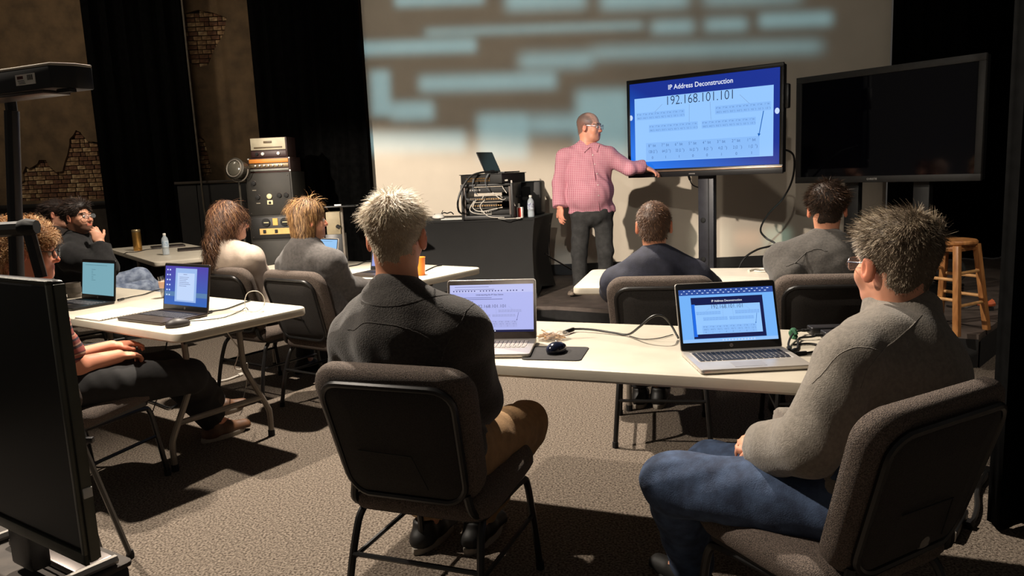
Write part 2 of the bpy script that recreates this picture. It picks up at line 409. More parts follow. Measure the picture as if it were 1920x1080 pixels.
def head_prims(H, s=1., jaw=1., ears=True, wide=1.):
    c, Rm = H; L = []
    P = lambda x, y, z: c+Rm @ (V3((x*wide, y, z))*s)
    E = lambda p, r, k=.02, sub=False, R2=None: L.append(el(P(*p), V3(r)*s*V3((wide, 1, 1)), Rm if R2 is None else Rm @ R2, k*s, None, sub))
    E((0, -.016, .036), (.076, .096, .084)); E((0, .028, -.035), (.062, .066, .085)); E((0, .045, -.085), (.046*jaw, .044, .034), .03)
    E((0, .072, -.098), (.024, .02, .018), .02); E((0, -.035, -.03), (.062, .06, .07), .03)
    for q in (-1, 1): E((q*.04, .062, -.03), (.026, .024, .03), .02)
    L.append(rc(P(-.034, .082, .02), P(.034, .082, .02), .010*s, None, .018*s))
    for q in (-1, 1): E((q*.032, .1, -.002), (.017, .016, .011), .012, True)
    L.append(rc(P(0, .09, .006), P(0, .108, -.032), .0075*s, .0115*s, .012*s)); L.append(rc(P(-.012, .096, -.036), P(.012, .096, -.036), .0085*s, None, .008*s))
    L.append(rc(P(-.021, .086, -.060), P(.021, .086, -.060), .0075*s, None, .008*s)); L.append(rc(P(-.018, .085, -.069), P(.018, .085, -.069), .0075*s, None, .008*s))
    if ears:
        for q in (-1, 1):
            a = q*.35; R2 = np.array([[math.cos(a), math.sin(a), 0], [-math.sin(a), math.cos(a), 0], [0, 0, 1]])
            E((q*.086, -.006, -.006), (.010, .022, .035), .006, False, R2); E((q*.0955, .002, -.002), (.006, .010, .02), .006, True, R2)
    return L
def hairline(front=.075, nape=-.075, side=-.01, ear=.0):
    ys = np.array([-.14, -.085, -.035, -.012, .022, .045, .075, .12]); zs = np.array([nape, nape, -.045, .008+ear, .008+ear, side+.02, front-.02, front])
    return lambda y: np.interp(y, ys, zs)
def to_head(H, X, Y, Z):
    c, Rm = H; a, b, d = X-c[0], Y-c[1], Z-c[2]
    return (Rm[0, 0]*a+Rm[1, 0]*b+Rm[2, 0]*d, Rm[0, 1]*a+Rm[1, 1]*b+Rm[2, 1]*d, Rm[0, 2]*a+Rm[1, 2]*b+Rm[2, 2]*d)
def cap(H, s, thick, line, extra=(), h=.006, noise=.003, nf=90, seed=1, tight=.0055):
    c, Rm = H; P = lambda p: c+Rm @ (V3(p)*s)
    g = .5*(thick+tight)
    pr = [el(P((0, -.016, .036)), V3((.076+g, .096+g, .084+g))*s, Rm, .02), el(P((0, -.035, -.03)), V3((.0665+tight, .0665+tight, .077))*s, Rm, .03)]
    n0 = len(pr)
    def post(D, X, Y, Z):
        x, y, z = [q/s for q in to_head(H, X, Y, Z)]
        D = D-(thick-tight)*.5*np.clip((z-.035)/.05, -1, 1)*s
        D = D+noise*wob(X, Y, Z, seed, nf)
        D = np.maximum(D, (line(y)-z)*.75*s)
        for p in extra:
            d = ev(p, X, Y, Z)+noise*1.3*wob(X, Y, Z, seed+3, nf*.6); k = .02
            hh = np.clip(.5+.5*(D-d)/k, 0, 1); D = D*(1-hh)+d*hh-k*hh*(1-hh)
        return D
    box = pr+[dict(p) for p in extra]
    lo = np.min([p['lo'] for p in box], 0)-.03; hi = np.max([p['hi'] for p in box], 0)+.03
    ax = [axis(lo[i], hi[i], h, ()) for i in range(3)]
    X = ax[0][:, None, None]; Y = ax[1][None, :, None]; Z = ax[2][None, None, :]
    D = np.full([len(a) for a in ax], .06)
    for p in pr[:n0]:
        d = ev(p, X, Y, Z); k = p['k']; hh = np.clip(.5+.5*(D-d)/k, 0, 1); D = D*(1-hh)+d*hh-k*hh*(1-hh)
    return nets(post(D, X, Y, Z), ax)
def strands(P, F, n, length, width, flow, lift, rand, cols, seed, H, segs=4, curl=0., cfreq=60., grav=0., keep=None, lmap=None):
    g = np.random.default_rng(seed); N = normals(P, F)
    pick = g.integers(0, len(F), n); w = g.dirichlet((1, 1, 1, 1), n)
    p = np.einsum('nk,nkd->nd', w, P[F[pick]]); nn = N[F[pick][:, 0]]
    hx = np.stack(to_head(H, p[:, 0], p[:, 1], p[:, 2]), 1)
    if keep is not None:
        m = keep(hx); p, nn, hx = p[m], nn[m], hx[m]; n = len(p)
    fl = flow(hx) @ H[1].T; fl = fl-nn*np.minimum((fl*nn).sum(1), 0)[:, None]
    d = nn*lift+fl+g.normal(size=(n, 3))*rand; d /= np.linalg.norm(d, axis=1)[:, None]
    L = length*g.uniform(.6, 1.15, n)
    if lmap is not None: L = L*lmap(hx)
    pts = [p-nn*.003]; ph = g.uniform(0, 6.28, n); side = np.cross(d, nn); side /= np.maximum(np.linalg.norm(side, axis=1), 1e-6)[:, None]
    for k in range(segs):
        d = d+fl*.25+np.array([0, 0, -grav]); d /= np.linalg.norm(d, axis=1)[:, None]
        q = pts[-1]+d*(L/segs)[:, None]
        if curl: q = q+side*(curl*np.cos(ph+(k+1)*cfreq*L/segs))[:, None]+nn*(curl*.7*np.sin(ph+(k+1)*cfreq*L/segs))[:, None]
        pts.append(q)
    pts = np.stack(pts, 1); vw = np.linspace(1, .25, segs+1)*width/2
    A = pts-side[:, None, :]*vw[None, :, None]; B = pts+side[:, None, :]*vw[None, :, None]
    Vv = np.stack([A, B], 2).reshape(-1, 3); base = np.arange(n)[:, None]*(segs+1)*2+np.arange(segs)[None, :]*2
    Fv = np.stack([base, base+1, base+3, base+2], -1).reshape(-1, 4)
    cc = np.array([lin(c) for c in cols]); t = g.uniform(0, len(cols)-1.001, n); i = t.astype(int); fr = (t-i)[:, None]
    c = cc[i]*(1-fr)+cc[i+1]*fr; c = c*g.uniform(.75, 1.2, n)[:, None]
    return Vv, Fv, np.repeat(c, (segs+1)*2, 0)
def hair_obj(root, capPF, strandsets, base, label=None):
    P, F = capPF; Ps, Fs, Cs = [P], [F], [np.tile(np.array(lin(base)), (len(P), 1))]; o = len(P)
    for v, f, c in strandsets: Ps.append(v); Fs.append(f+o); Cs.append(c); o += len(v)
    me = np_mesh('hair', np.concatenate(Ps), np.concatenate(Fs)); vcol(me, np.concatenate(Cs))
    ob = link('hair', me, MATS.get('hair') or attr_mat('hair', 'tint', .55, .35), root)
    if label: ob['label'] = label
    return ob
def glasses(root, H, s, colour, w=.052, hgt=.036, r=.0016):
    c, Rm = H; P = lambda x, y, z: Vector(c+Rm @ (V3((x, y, z))*s))
    m = MB()
    for q in (-1, 1):
        ring = []
        for k in range(16):
            a = 2*math.pi*k/16; ca, sa = math.cos(a), math.sin(a)
            ring.append(P(q*.034+w/2*math.copysign(abs(ca)**.7, ca), .112-.012*abs(ca)*(1 if ca*q > 0 else .2), -.002+hgt/2*math.copysign(abs(sa)**.7, sa)))
        m.tube(ring, r, 5, closed=True)
        m.tube([P(q*(.034+w/2), .102, .006), P(q*.078, .08, .008), P(q*.086, .0, .012), P(q*.085, -.02, -.004)], r, 5)
    m.tube([P(-.010, .115, .004), P(0, .118, .006), P(.010, .115, .004)], r, 5)
    o = m.obj('glasses', colour, root)
    for q in (-1, 1):
        l = MB(); l.add([P(q*.034+w*.48*math.cos(a), .111, -.002+hgt*.48*math.sin(a)) for a in [2*math.pi*k/12 for k in range(12)]], [tuple(range(12))])
        l.obj('lens', mat('spectacle_lens', (225, 232, 238), .03, alpha=.12, spec=.6), o)
    return o
def eyes(root, H, s, iris=(70, 50, 35)):
    c, Rm = H
    for q in (-1, 1):
        cen = c+Rm @ (V3((q*.032, .083, -.002))*s); m = MB()
        Mx = Matrix([[*Rm[0], cen[0]], [*Rm[1], cen[1]], [*Rm[2], cen[2]], [0, 0, 0, 1]]) @ Matrix.Rotation(-math.pi/2, 4, 'X')
        m.lathe([(.0005, -.011), (.007, -.009), (.0115, 0), (.0095, .007), (.0058, .0098)], 12, Mx)
        e = m.obj('eye', mat('eye_white', (215, 205, 195), .25), root)
        i = MB(); i.lathe([(.0056, .0097), (.0045, .0108), (.0005, .0114)], 10, Mx); i.obj('iris', mat('iris_brown', iris, .2), e)
def skin_paint(me, P, H, s, base, lips=True, brow=None, beard=None, hairdark=None):
    c = np.tile(np.array(lin(base)), (len(P), 1)); x, y, z = [q/s for q in to_head(H, P[:, 0], P[:, 1], P[:, 2])]
    nz = wob(P[:, 0], P[:, 1], P[:, 2], 5, 60)*.06; c *= (1+nz)[:, None]
    inh = (np.abs(x) < .12) & (np.abs(y) < .15) & (np.abs(z) < .16)
    red = inh & (((np.abs(np.abs(x)-.085) < .014) & (np.abs(z) < .045)) | ((np.abs(x) < .018) & (y > .098) & (z < -.01)))
    c[red] *= np.array([1.02, .80, .76])
    lip = inh & (y > .06) & (np.abs(z+.0645) < .0095) & (np.abs(x) < .024)
    if lips: c[lip] = c[lip]*np.array([.82, .52, .5])
    if brow is not None:
        b = inh & (y > .05) & (np.abs(z-.021-.004*(np.abs(x) < .04)) < .0055) & (np.abs(x) > .012) & (np.abs(x) < .052); c[b] = lin(brow)
    if beard is not None:
        col, am = beard; zl = np.interp(y, [-.02, .01, .05, .075, .10], [-.02, -.035, -.062, -.056, -.046]); am = am*np.clip((zl-z)/.014+.3, 0, 1)*np.clip((y+.012)/.02, 0, 1)*(inh & ~lip & (z > -.125)); c = c*(1-am[:, None])+np.array(lin(col))*am[:, None]
    if hairdark is not None:
        col, am, line = hairdark; b = inh & (z > line(y)); am = (am*(1-.85*np.clip((y+.03)/.03, 0, 1)*np.clip((.066-np.abs(x))/.02, 0, 1)*np.clip((z-.03)/.02, 0, 1)))[b][:, None]; c[b] = c[b]*(1-am)+np.array(lin(col))*am
    vcol(me, c)
def seated(lean=8, hipx=.10, knees=((-.13, .42, .50), (.13, .42, .50)), ankles=((-.13, .40, .09), (.13, .40, .09)), elbows=((-.27, .06, .74), (.27, .06, .74)), wrists=((-.12, .28, .68), (.12, .28, .68)), shw=.185, slump=.0, side=0., tall=1., seat=.0, hy=-.07):
    p0 = V3((0, hy, .555+seat)); a = R(lean); up = V3((side, -math.sin(a), math.cos(a)))
    p1 = p0+up*.34*tall; p2 = p0+up*.50*tall+V3((0, slump, 0)); sh = p2-up*.045
    return dict(pelvis=p0, chest=p1, neck=p2, sh=(sh+V3((-shw, 0, 0)), sh+V3((shw, 0, 0))), hip=(p0+V3((-hipx, .02, -.02)), p0+V3((hipx, .02, -.02))),
                knee=[V3(k) for k in knees], ankle=[V3(k) for k in ankles], elbow=[V3(k) for k in elbows], wrist=[V3(k) for k in wrists])
def head_at(J, fwd, up=(0, 0, 1), off=(0, .03, .145)):
    return (V3(J['neck'])+V3(off), frame(fwd, up))
def shoe(root, ank, fwd, material, sole, L=.27, floor=0.):
    f = unit((fwd[0], fwd[1], 0)); a = V3(ank); r = V3((f[1], -f[0], 0)); g = a.copy(); g[2] = floor
    up = V3((0, 0, 1)) if len(fwd) < 3 else None
    pr = [rc(g-f*.05+V3((0, 0, .045)), g+f*.06+V3((0, 0, .05)), .042, .042, .02, [(g+V3((0, 0, .02)), (0, 0, -1))]), rc(g+f*.05+V3((0, 0, .04)), g+f*(L-.10)+V3((0, 0, .03)), .042, .036, .02, [(g+V3((0, 0, .02)), (0, 0, -1))]),
          rc(g-f*.02+V3((0, 0, .05)), g-f*.02+V3((0, 0, .10)), .045, .042, .02, [(g+V3((0, 0, .115)), (0, 0, 1))])]
    P, F = solid(pr, .008); o = link('shoe', np_mesh('shoe', P, F), material, root)
    so = MB(); vs = []
    for z, k in ((0, .96), (.012, 1), (.026, .97)):
        for i in range(20):
            t = 2*math.pi*i/20; ww = .047*(1-.12*math.cos(t)*-1)
            q = g+f*(.035+math.cos(t)*(L/2)*k)+r*(math.sin(t)*ww*k); vs.append((q[0], q[1], floor+z))
    fs = [(i+20*j, (i+1) % 20+20*j, (i+1) % 20+20*j+20, i+20*j+20) for j in (0, 1) for i in range(20)]+[tuple(range(20))[::-1], tuple(range(40, 60))]
    so.add(vs, fs); so.obj('sole', sole, o); return o
class Person:
    def __init__(s, label, loc, yaw, J, H, skin=(196, 140, 112), hs=1., res=.008, jaw=1., group=None, extra=(), fine=None, w=1., belly=0., brow=None, beard=None, hairdark=None, wide=1., legs=True, neckr=.058):
        s.J, s.H, s.hs, s.w, s.belly, s.res = J, H, hs, w, belly, res
        pr = torso(J, -.006, w*.96, belly*.9)
        up = H[1][:, 2]; hb = H[0]-up*.075*hs-H[1][:, 1]*.012
        pr.append(rc(V3(J['neck'])-unit(V3(J['neck'])-V3(J['chest']))*.03, hb, neckr+.006, neckr-.002, .03))
        for q in (0, 1): pr += arm(J, q, 0, .02); pr += leg(J, q, -.008)
        for q in (0, 1): pr.append(rc(J['ankle'][q], V3(J['ankle'][q])+V3((0, .08, -.04)) if 'toe' not in J else V3(J['ankle'][q])+V3(J['toe'][q])*.10+V3((0, 0, -.04)), .036, .03, .02))
        pr += list(extra); pr += head_prims(H, hs, jaw, True, wide)
        c = H[0]; fz = [[(c[i]-.13, c[i]+.13, .0048)] for i in range(3)]
        if fine:
            for i in range(3): fz[i] = fz[i]+list(fine[i])
        P, F = solid(pr, res*1.3, fz)
        me = np_mesh('person', P, F); skin_paint(me, P, H, hs, skin, True, brow, beard, hairdark)
        s.o = link('person', me, MATS.get('skin') or attr_mat('skin', 'tint', .5, .35, .08))
        s.o.location = loc; s.o.rotation_euler = (0, 0, -R(yaw)); tag(s.o, label, 'person', group)
    def top(s, name, material, g=.02, sleeve=.97, short=False, collar=.0, hem=None, fold=.004, ff=30, seed=3, label=None, cr=.068, hood=None, extra=(), ar=(.058, .05, .038), h=None, ctilt=.25, cuff=0.):
        J = s.J; up = unit(V3(J['neck'])-V3(J['chest'])); clip = [(hem, (0, 0, -1))] if hem is not None else None
        pr = torso(J, g, s.w, s.belly, .045, clip)
        for q in (0, 1): pr += arm_short(J, q, g) if short else arm(J, q, g, .02, sleeve, ar, cuff)
        fwd = np.cross(up, unit(V3(J['sh'][1])-V3(J['sh'][0]))); nb = V3(J['neck'])
        if collar:
            top = nb+up*(.035+collar); pr.append(rc(nb-up*.03, top+up*.03, cr+g*.4+.01, cr+g*.2, .015, [(top, unit(up-fwd*ctilt))]))
        pr += list(extra)
        neckclip = nb+up*(.045+max(collar, 0))
        def post(D, X, Y, Z):
            D = D+fold*wob(X, Y, Z, seed, ff, 7, (1, 1, .6))+fold*.5*wob(X, Y, Z, seed+1, ff*2.3)
            if not collar:
                n = unit(up+fwd*(-.15)); q = nb+up*.035
                pl = (X-q[0])*n[0]+(Y-q[1])*n[1]+(Z-q[2])*n[2]; near = (X-nb[0])**2+(Y-nb[1])**2+(Z-nb[2])**2 < .13**2
                D = np.where(near, np.maximum(D, pl), D)
            return D
        P, F = solid(pr, h or s.res, post=post); o = link(name, np_mesh(name, P, F), material, s.o)
        if label: o['label'] = label
        s.topPF = (P, F); s.topo = o; return o
    def pants(s, material, g=.012, end=.95, fold=.003, label=None, name='trousers', waist=.1, r=(.09, .068, .05), seed=9):
        J = s.J; up = unit(V3(J['chest'])-V3(J['pelvis'])); q0 = V3(J['pelvis'])+up*waist; rt = unit(V3(J['sh'][1])-V3(J['sh'][0])); fw = np.cross(up, rt); Rm = np.stack([rt, fw, up], 1)
        pr = [el(J['pelvis'], (.168*s.w+g, .122+g+s.belly*.25, .13+g), Rm, .04, [(q0, up)])]
        for q in (0, 1): pr += leg(J, q, g, .025, end, None, r)
        P, F = solid(pr, s.res*1.1, post=lambda D, X, Y, Z: D+fold*wob(X, Y, Z, seed, 34)+fold*.6*wob(X, Y, Z, seed+1, 80))
        o = link(name, np_mesh(name, P, F), material, s.o)
        if label: o['label'] = label
        return o
    def seam(s, pts, material, r=.0028, name='seam', lift=-.0006):
        P, F = s.topPF; t = BVHTree.FromPolygons([Vector(p) for p in P], [tuple(f) for f in F]); out = []
        for p in spline(pts, 8):
            q, n, i, d = t.find_nearest(p)
            if q is not None: out.append(q+n*lift)
        m = MB(); m.tube(out, r, 5); return m.obj(name, material, s.topo)
# ------------------------------------------------------------------ shared materials
GLASS = mat('clear_glass', (225, 232, 238), .04, trans=1., alpha=.35, spec=.5)
PLASTIC = mat('black_plastic', (18, 18, 19), .38, bump=.05, bscale=400)
BLACKMETAL = mat('black_powder_coat', (22, 21, 21), .36, var=.2, vscale=30)
TABLETOP = mat('blow_moulded_tabletop', (192, 184, 168), .42, var=.05, vscale=9, bump=.04, bscale=220)
LEGGREY = mat('grey_leg_steel', (128, 120, 110), .4, .3, var=.12, vscale=14)
RUBBER = mat('black_rubber', (14, 14, 14), .8, var=.2, vscale=40)
WEAVE = mat('grey_chair_weave', (112, 98, 88), .9, var=.55, vscale=320, bump=.6, bscale=420, rgb2=(54, 46, 42))
BACKCLOTH = mat('chair_back_cloth', (40, 36, 33), .92, var=.4, vscale=300, bump=.3, bscale=420)
CABLE = mat('black_cable', (12, 12, 12), .5, var=.15, vscale=20)
WHITECABLE = mat('white_cable', (205, 200, 190), .5, var=.08, vscale=20)
SILVER = mat('silver_aluminium', (196, 190, 182), .32, .55, var=.04, vscale=30)
DARKSILVER = mat('dark_silver', (86, 78, 74), .35, .5, var=.06, vscale=30)
WHITE = mat('white_plastic', (220, 216, 208), .45, var=.03, vscale=20)
PAPER = mat('white_paper', (232, 228, 218), .8, var=.03, vscale=14)
STAGE = .22

# ------------------------------------------------------------------ the setting
carpet = mat('carpet', (146, 134, 121), 1.0, var=.6, vscale=110, bump=.9, bscale=260, rgb2=(70, 61, 54), spec=.1)
m = MB(); m.add([(-9, -2, 0), (8, -2, 0), (8, 11, 0), (-9, 11, 0)], [(0, 1, 2, 3)]); tag(m.obj('floor', carpet), 'brown grey speckled carpet floor of the studio', kind='structure')
stage_floor = mat('stage_floor', (86, 76, 70), .55, var=.3, vscale=7, bump=.08, bscale=80)
ring = [(-3.0, 7.15), (-1.2, 6.85), (.37, 6.58), (.80, 6.31), (3.02, 4.86), (3.45, 5.3), (7.9, 5.5), (7.9, 8.5), (-3.0, 8.5)]
m = MB(); n = len(ring)
m.add([(x, y, .002) for x, y in ring]+[(x, y, STAGE) for x, y in ring], [tuple(range(n))[::-1], tuple(range(n, 2*n))]+[(i, (i+1) % n, n+(i+1) % n, n+i) for i in range(n)])
tag(m.obj('floor_stage', stage_floor, smooth=0), 'low black stage platform', kind='structure')
m = MB()
for a, b in zip(ring[:6], ring[1:7]):
    a, b = Vector((*a, 0)), Vector((*b, 0)); d = (b-a).normalized(); nn = Vector((d.y, -d.x, 0))
    m.add([a+nn*.012, b+nn*.012, b+nn*.012+Vector((0, 0, STAGE-.03)), a+nn*.012+Vector((0, 0, STAGE-.03))], [(0, 1, 2, 3)])
tag(m.obj('trim_1', mat('stage_skirt', (16, 15, 15), .9, var=.3, vscale=30), smooth=0), 'black skirt along the stage edge', kind='structure')
screen_wall = mat('backdrop_paint', (214, 203, 186), .85, var=.03, vscale=3, bump=.02, bscale=30)
m = MB(); xl = U(690, 200, Y=WALL_Y).x; xr = U(1669, 120, Y=WALL_Y).x
m.box(((xl+xr)/2, WALL_Y+.04, 2.5+STAGE/2), (xr-xl, .08, 5-STAGE)); tag(m.obj('wall_stage', screen_wall, bev=.004), 'pale backdrop wall behind the stage', kind='structure')
m = MB(); m.box(((xl+xr)/2, WALL_Y-.012, STAGE+.06), (xr-xl, .02, .12)); tag(m.obj('baseboard_stage', mat('black_base', (24, 22, 21), .6, var=.2, vscale=20)), 'dark baseboard under the backdrop wall', kind='structure')

# plaster wall at the left rear, with patches of bared brick
PY = 9.6
plaster = mat('brown_plaster', (98, 78, 54), .95, var=.3, vscale=5.5, bump=.35, bscale=28, rgb2=(76, 60, 41))
def wp(x, y): p = U(x, y, Y=PY); return (p.x, p.z)
patches = [[(34, 352), (35, 345), (45, 338), (42, 325), (48, 312), (55, 316), (70, 307), (73, 300), (86, 300), (92, 311), (105, 323), (117, 321), (121, 303), (126, 290), (130, 270), (130, 261), (138, 252), (142, 244), (151, 248), (163, 264), (184, 267), (215, 268), (218, 372), (40, 377)],
           [(345, 25), (372, 18), (400, 24), (425, 33), (420, 62), (402, 92), (390, 122), (372, 126), (355, 118), (340, 60)],
           [(370, 250), (383, 262), (390, 290), (397, 325), (378, 332), (368, 330)]]
polys = [[wp(*q) for q in p] for p in patches]
outer = [(-9, 1.24), (-1.2, 1.24), (-1.2, 5.2), (-9, 5.2)]
loops = [[Vector((x, z, 0)) for x, z in L] for L in [outer]+polys]
tri = tessellate_polygon(loops); flat = [v for L in loops for v in L]
m = MB(); m.add([(v.x, PY, v.y) for v in flat], [tuple(t) for t in tri])
for L in polys:
    k = len(L); m.add([(x, PY, z) for x, z in L]+[(x*1.0, PY+.05, z) for x, z in L], [(i, (i+1) % k, k+(i+1) % k, k+i) for i in range(k)])
wall = tag(m.obj('wall_back', plaster, smooth=0), 'brown plaster wall with patches of bared brick', kind='structure')
m = MB(); m.box((-5.1, PY+.075, 2.6), (7.9, .03, 5.2)); m.obj('mortar', mat('mortar', (72, 60, 44), .95, var=.3, vscale=30), wall, smooth=0)
BR = [mat('brick_tan', (158, 128, 92), .9, var=.35, vscale=26, bump=.4, bscale=60, rgb2=(96, 70, 46)), mat('brick_brown', (112, 76, 52), .9, var=.35, vscale=26, bump=.4, bscale=60, rgb2=(76, 50, 34)), mat('brick_pale', (188, 164, 126), .9, var=.4, vscale=22, bump=.4, bscale=60, rgb2=(120, 92, 62))]
def inside(p, poly):
    c = False; x, y = p
    for i in range(len(poly)):
        (x0, y0), (x1, y1) = poly[i-1], poly[i]
        if (y0 > y) != (y1 > y) and x < (x1-x0)*(y-y0)/(y1-y0)+x0: c = not c
    return c
brick_me = {}
CH = .0535
for pi, poly in enumerate(polys):
    x0 = min(p[0] for p in poly); x1 = max(p[0] for p in poly); z0 = min(p[1] for p in poly); z1 = max(p[1] for p in poly)
    row = 0; z = z0+.02
    while z < z1+CH:
        x = x0-.1+(row % 2)*.055
        while x < x1+.1:
            ln = random.choice((.105, .105, .055, .115))
            if any(inside((x+ln*q, z), poly) for q in (.2, .5, .8)):
                mi = random.choice((0, 0, 1, 1, 2)); key = (ln, mi)
                if key not in brick_me:
                    b = MB(); b.box((0, 0, 0), (ln-.008, .045, CH-.009)); brick_me[key] = b.mesh('brick', 30, .003, 1); brick_me[key].materials.append(BR[mi])
                link('brick', brick_me[key], None, wall, (x+ln/2, PY+.05+random.uniform(-.006, .006), z), (random.uniform(-.02, .02), 0, random.uniform(-.015, .015)))
            x += ln
        z += CH; row += 1
dado = mat('dado_panel', (46, 38, 30), .8, var=.3, vscale=6)
m = MB(); m.box((-5.1, PY+.01, .6), (7.9, .06, 1.2)); tag(m.obj('wall_dado', dado, smooth=0), 'dark lower wall panel below the plaster', kind='structure')
m = MB(); m.box((-5.1, PY-.03, 1.225), (7.9, .07, .05)); tag(m.obj('trim_2', mat('dado_rail', (20, 16, 13), .5, var=.3, vscale=20), bev=.006), 'dark rail under the plaster', kind='structure')
m = MB(); a = U(375, 338, Y=9.2); b = U(478, 333, Y=9.2); m.box(((a.x+b.x)/2-.05, 9.3, .70), (b.x-a.x+.5, .12, 1.41)); pm = mat('black_partition', (14, 12, 10), .8, var=.3, vscale=12)
t = thing('partition', 'low black partition in front of the plaster wall, behind the round studio lamp', 'partition', (0, 0, 0)); m.obj('panel', pm, t, bev=.01)
m = MB(); m.box(((a.x+b.x)/2-.05, 9.3, 1.425), (b.x-a.x+.54, .16, .03)); m.obj('cap_rail', dado, t, bev=.005)

velvet = mat('black_velour', (4, 4, 4), 1.0, var=.4, vscale=18, spec=.05)
def curtain(label, pts, z0, z1, amp, wave, rows=10, name='stage_curtain', flare=0., material=None):
    P = spline(pts, 24); d = 0; prof = []
    for i, p in enumerate(P):
        if i: d += (P[i]-P[i-1]).length
        t = (P[min(i+1, len(P)-1)]-P[max(i-1, 0)]).normalized(); nn = Vector((t.y, -t.x, 0)); prof.append((p, nn, d))
    nseg = int(d/wave*10); m = MB(); vs = []; cols = nseg+1
    for r in range(rows+1):
        z = z1+(z0-z1)*r/rows
        for i in range(cols):
            dd = d*i/nseg; k = max(j for j in range(len(prof)) if prof[j][2] <= dd+1e-6); p, nn, q = prof[k]
            if k+1 < len(prof): p = p.lerp(prof[k+1][0], (dd-q)/max(prof[k+1][2]-q, 1e-6))
            ph = 2*math.pi*dd/wave; o = amp*(math.sin(ph)+.35*math.sin(2.3*ph+1+.2*r))*(1+flare*r/rows)
            vs.append((p.x+nn.x*o, p.y+nn.y*o, z))
    m.add(vs, [(r*cols+i, r*cols+i+1, (r+1)*cols+i+1, (r+1)*cols+i) for r in range(rows) for i in range(nseg)])
    t = thing(name, label, 'curtain', (pts[0][0], pts[0][1], z0)); o = m.obj('drape', material or velvet, t, smooth=60); o.matrix_parent_inverse = Matrix.Translation((-pts[0][0], -pts[0][1], -z0))
    md = o.modifiers.new('thickness', 'SOLIDIFY'); md.thickness = .006
    h = MB(); h.tube([Vector((p[0], p[1], z1-.01)) for p in pts], .012, 6); ho = h.obj('heading', velvet, t); ho.matrix_parent_inverse = o.matrix_parent_inverse.copy()
    return t
def wx(x, y, Y): p = U(x, y, Y=Y); return p.x
curtain('black floor-length curtain hanging between the two stretches of plaster wall', [(wx(176, 200, 9.3), 9.3, 0), (wx(270, 200, 9.3), 9.33, 0), (wx(364, 200, 9.3), 9.3, 0)], .01, 4.6, .05, .22)
curtain('black curtain beside the pale backdrop, behind the stack of amplifiers', [(wx(470, 200, 8.75), 9.0, 0), (wx(580, 200, 8.75), 8.75, 0), (wx(696, 250, 8.6), 8.46, 0)], .01, 4.8, .04, .2)
curtain('black curtain hanging to the right of the backdrop, behind the dark display', [(xr-.05, WALL_Y-.12, 0), (xr+1.2, 8.35, 0), (xr+3.4, 7.9, 0)], .23, 4.8, .05, .22)
curtain('black curtain hanging at the far right, behind the wooden stool', [(5.3, 7.8, 0), (5.1, 6.0, 0), (5.2, 4.4, 0)], .23, 4.8, .05, .22)
curtain('near black curtain at the right edge, next to the man in the grey fleece', [(1.78, 2.75, 0), (2.1, 2.5, 0), (2.9, 2.3, 0)], .01, 4.2, .035, .16, flare=.6)
pm2 = mat('pale_pipe', (96, 88, 76), .5, .4, var=.2, vscale=12)
a = U(353, 120, Y=9.15); b = U(381, 390, Y=9.15); t = thing('cable', 'thin pale cable hanging along the edge of the left black curtain', 'cable', (b.x, b.y, 0))
m = MB(); m.tube([(a.x-b.x, 0, a.z+1.6), (a.x-b.x, 0, a.z), (.01, 0, b.z), (.03, .0, .8), (.02, .02, .01)], .010, 6); m.obj('run', pm2, t)
m = MB(); m.box((-b.x*0, .0, .012), (.08, .05, .024)); m.obj('plug', PLASTIC, t, bev=.004)

# ------------------------------------------------------------------ folding tables
def folding_table(label, c, deg, L, W=.76, flip=1):
    """c = corner; local x runs along the long side, local y*flip over the width"""
    t = thing('folding_table', label, 'table', (c[0], c[1], 0), R(deg), 'white folding tables')
    m = MB(); rings = [(.03, .694), (.006, .696), (.0, .704), (.0, .728), (.003, .736), (.009, .740)]
    m.slab(L, W, rings, .055, 6, TM((L/2, flip*W/2, 0))); m.obj('tabletop', TABLETOP, t)
    for e in (.30, L-.30):
        s = 1 if e < L/2 else -1
        for k in (0, 1):
            ya = .22 if k == 0 else W-.22; yb = .09 if k == 0 else W-.09
            P = spline([(e+s*.02, flip*ya, .692), (e+s*.01, flip*(ya+(0 if k else 0)), .46), (e, flip*(ya*.88+yb*.12), .38), (e, flip*(yb*.85+ya*.15), .19), (e, flip*yb, .13), (e, flip*yb, .02)], 5)
            m = MB(); m.tube(P, .0155, 10); l = m.obj('leg', LEGGREY, t)
            m = MB(); m.tube([(e, flip*yb, .0), (e, flip*yb, .035)], .0185, 10); m.obj('foot_cap', RUBBER, l)
        m = MB(); m.tube([(e, flip*.135, .235), (e, flip*(W-.135), .235)], .013, 8, flat=1.2); m.obj('crossbar', LEGGREY, t)
        m = MB(); m.tube([(e, flip*.21, .63), (e, flip*(W-.21), .63)], .011, 8); m.obj('upper_bar', BLACKMETAL, t)
        m = MB(); m.tube([(e, flip*W/2, .63), (e+s*.12, flip*W/2, .66), (e+s*.42, flip*W/2, .69)], .010, 8); m.obj('folding_brace', BLACKMETAL, t)
    return t
LD = Vector((math.cos(R(144.4)), math.sin(R(144.4)), 0)); LE = Vector((-LD.y*-1, LD.x*-1, 0))
folding_table('white folding table on the left carrying a spiral notebook and two open laptops', (-1.525, 3.403), 144.4, 2.0, flip=-1)
folding_table('white folding table in the second row with the orange cup on it', (-.644, 4.763), 144.4, 1.83, flip=-1)
folding_table('white folding table at the far left rear with the gold tumbler and water bottle', (-3.144, 6.75), 126.6, 2.2, flip=-1)
folding_table('nearest white folding table, with the mouse pad and two silver laptops', (-.68, 2.859), -22.0, 2.0)
folding_table('white folding table in front of the stage with two short-haired men at it', (.338, 4.277), -14.6, 1.83)

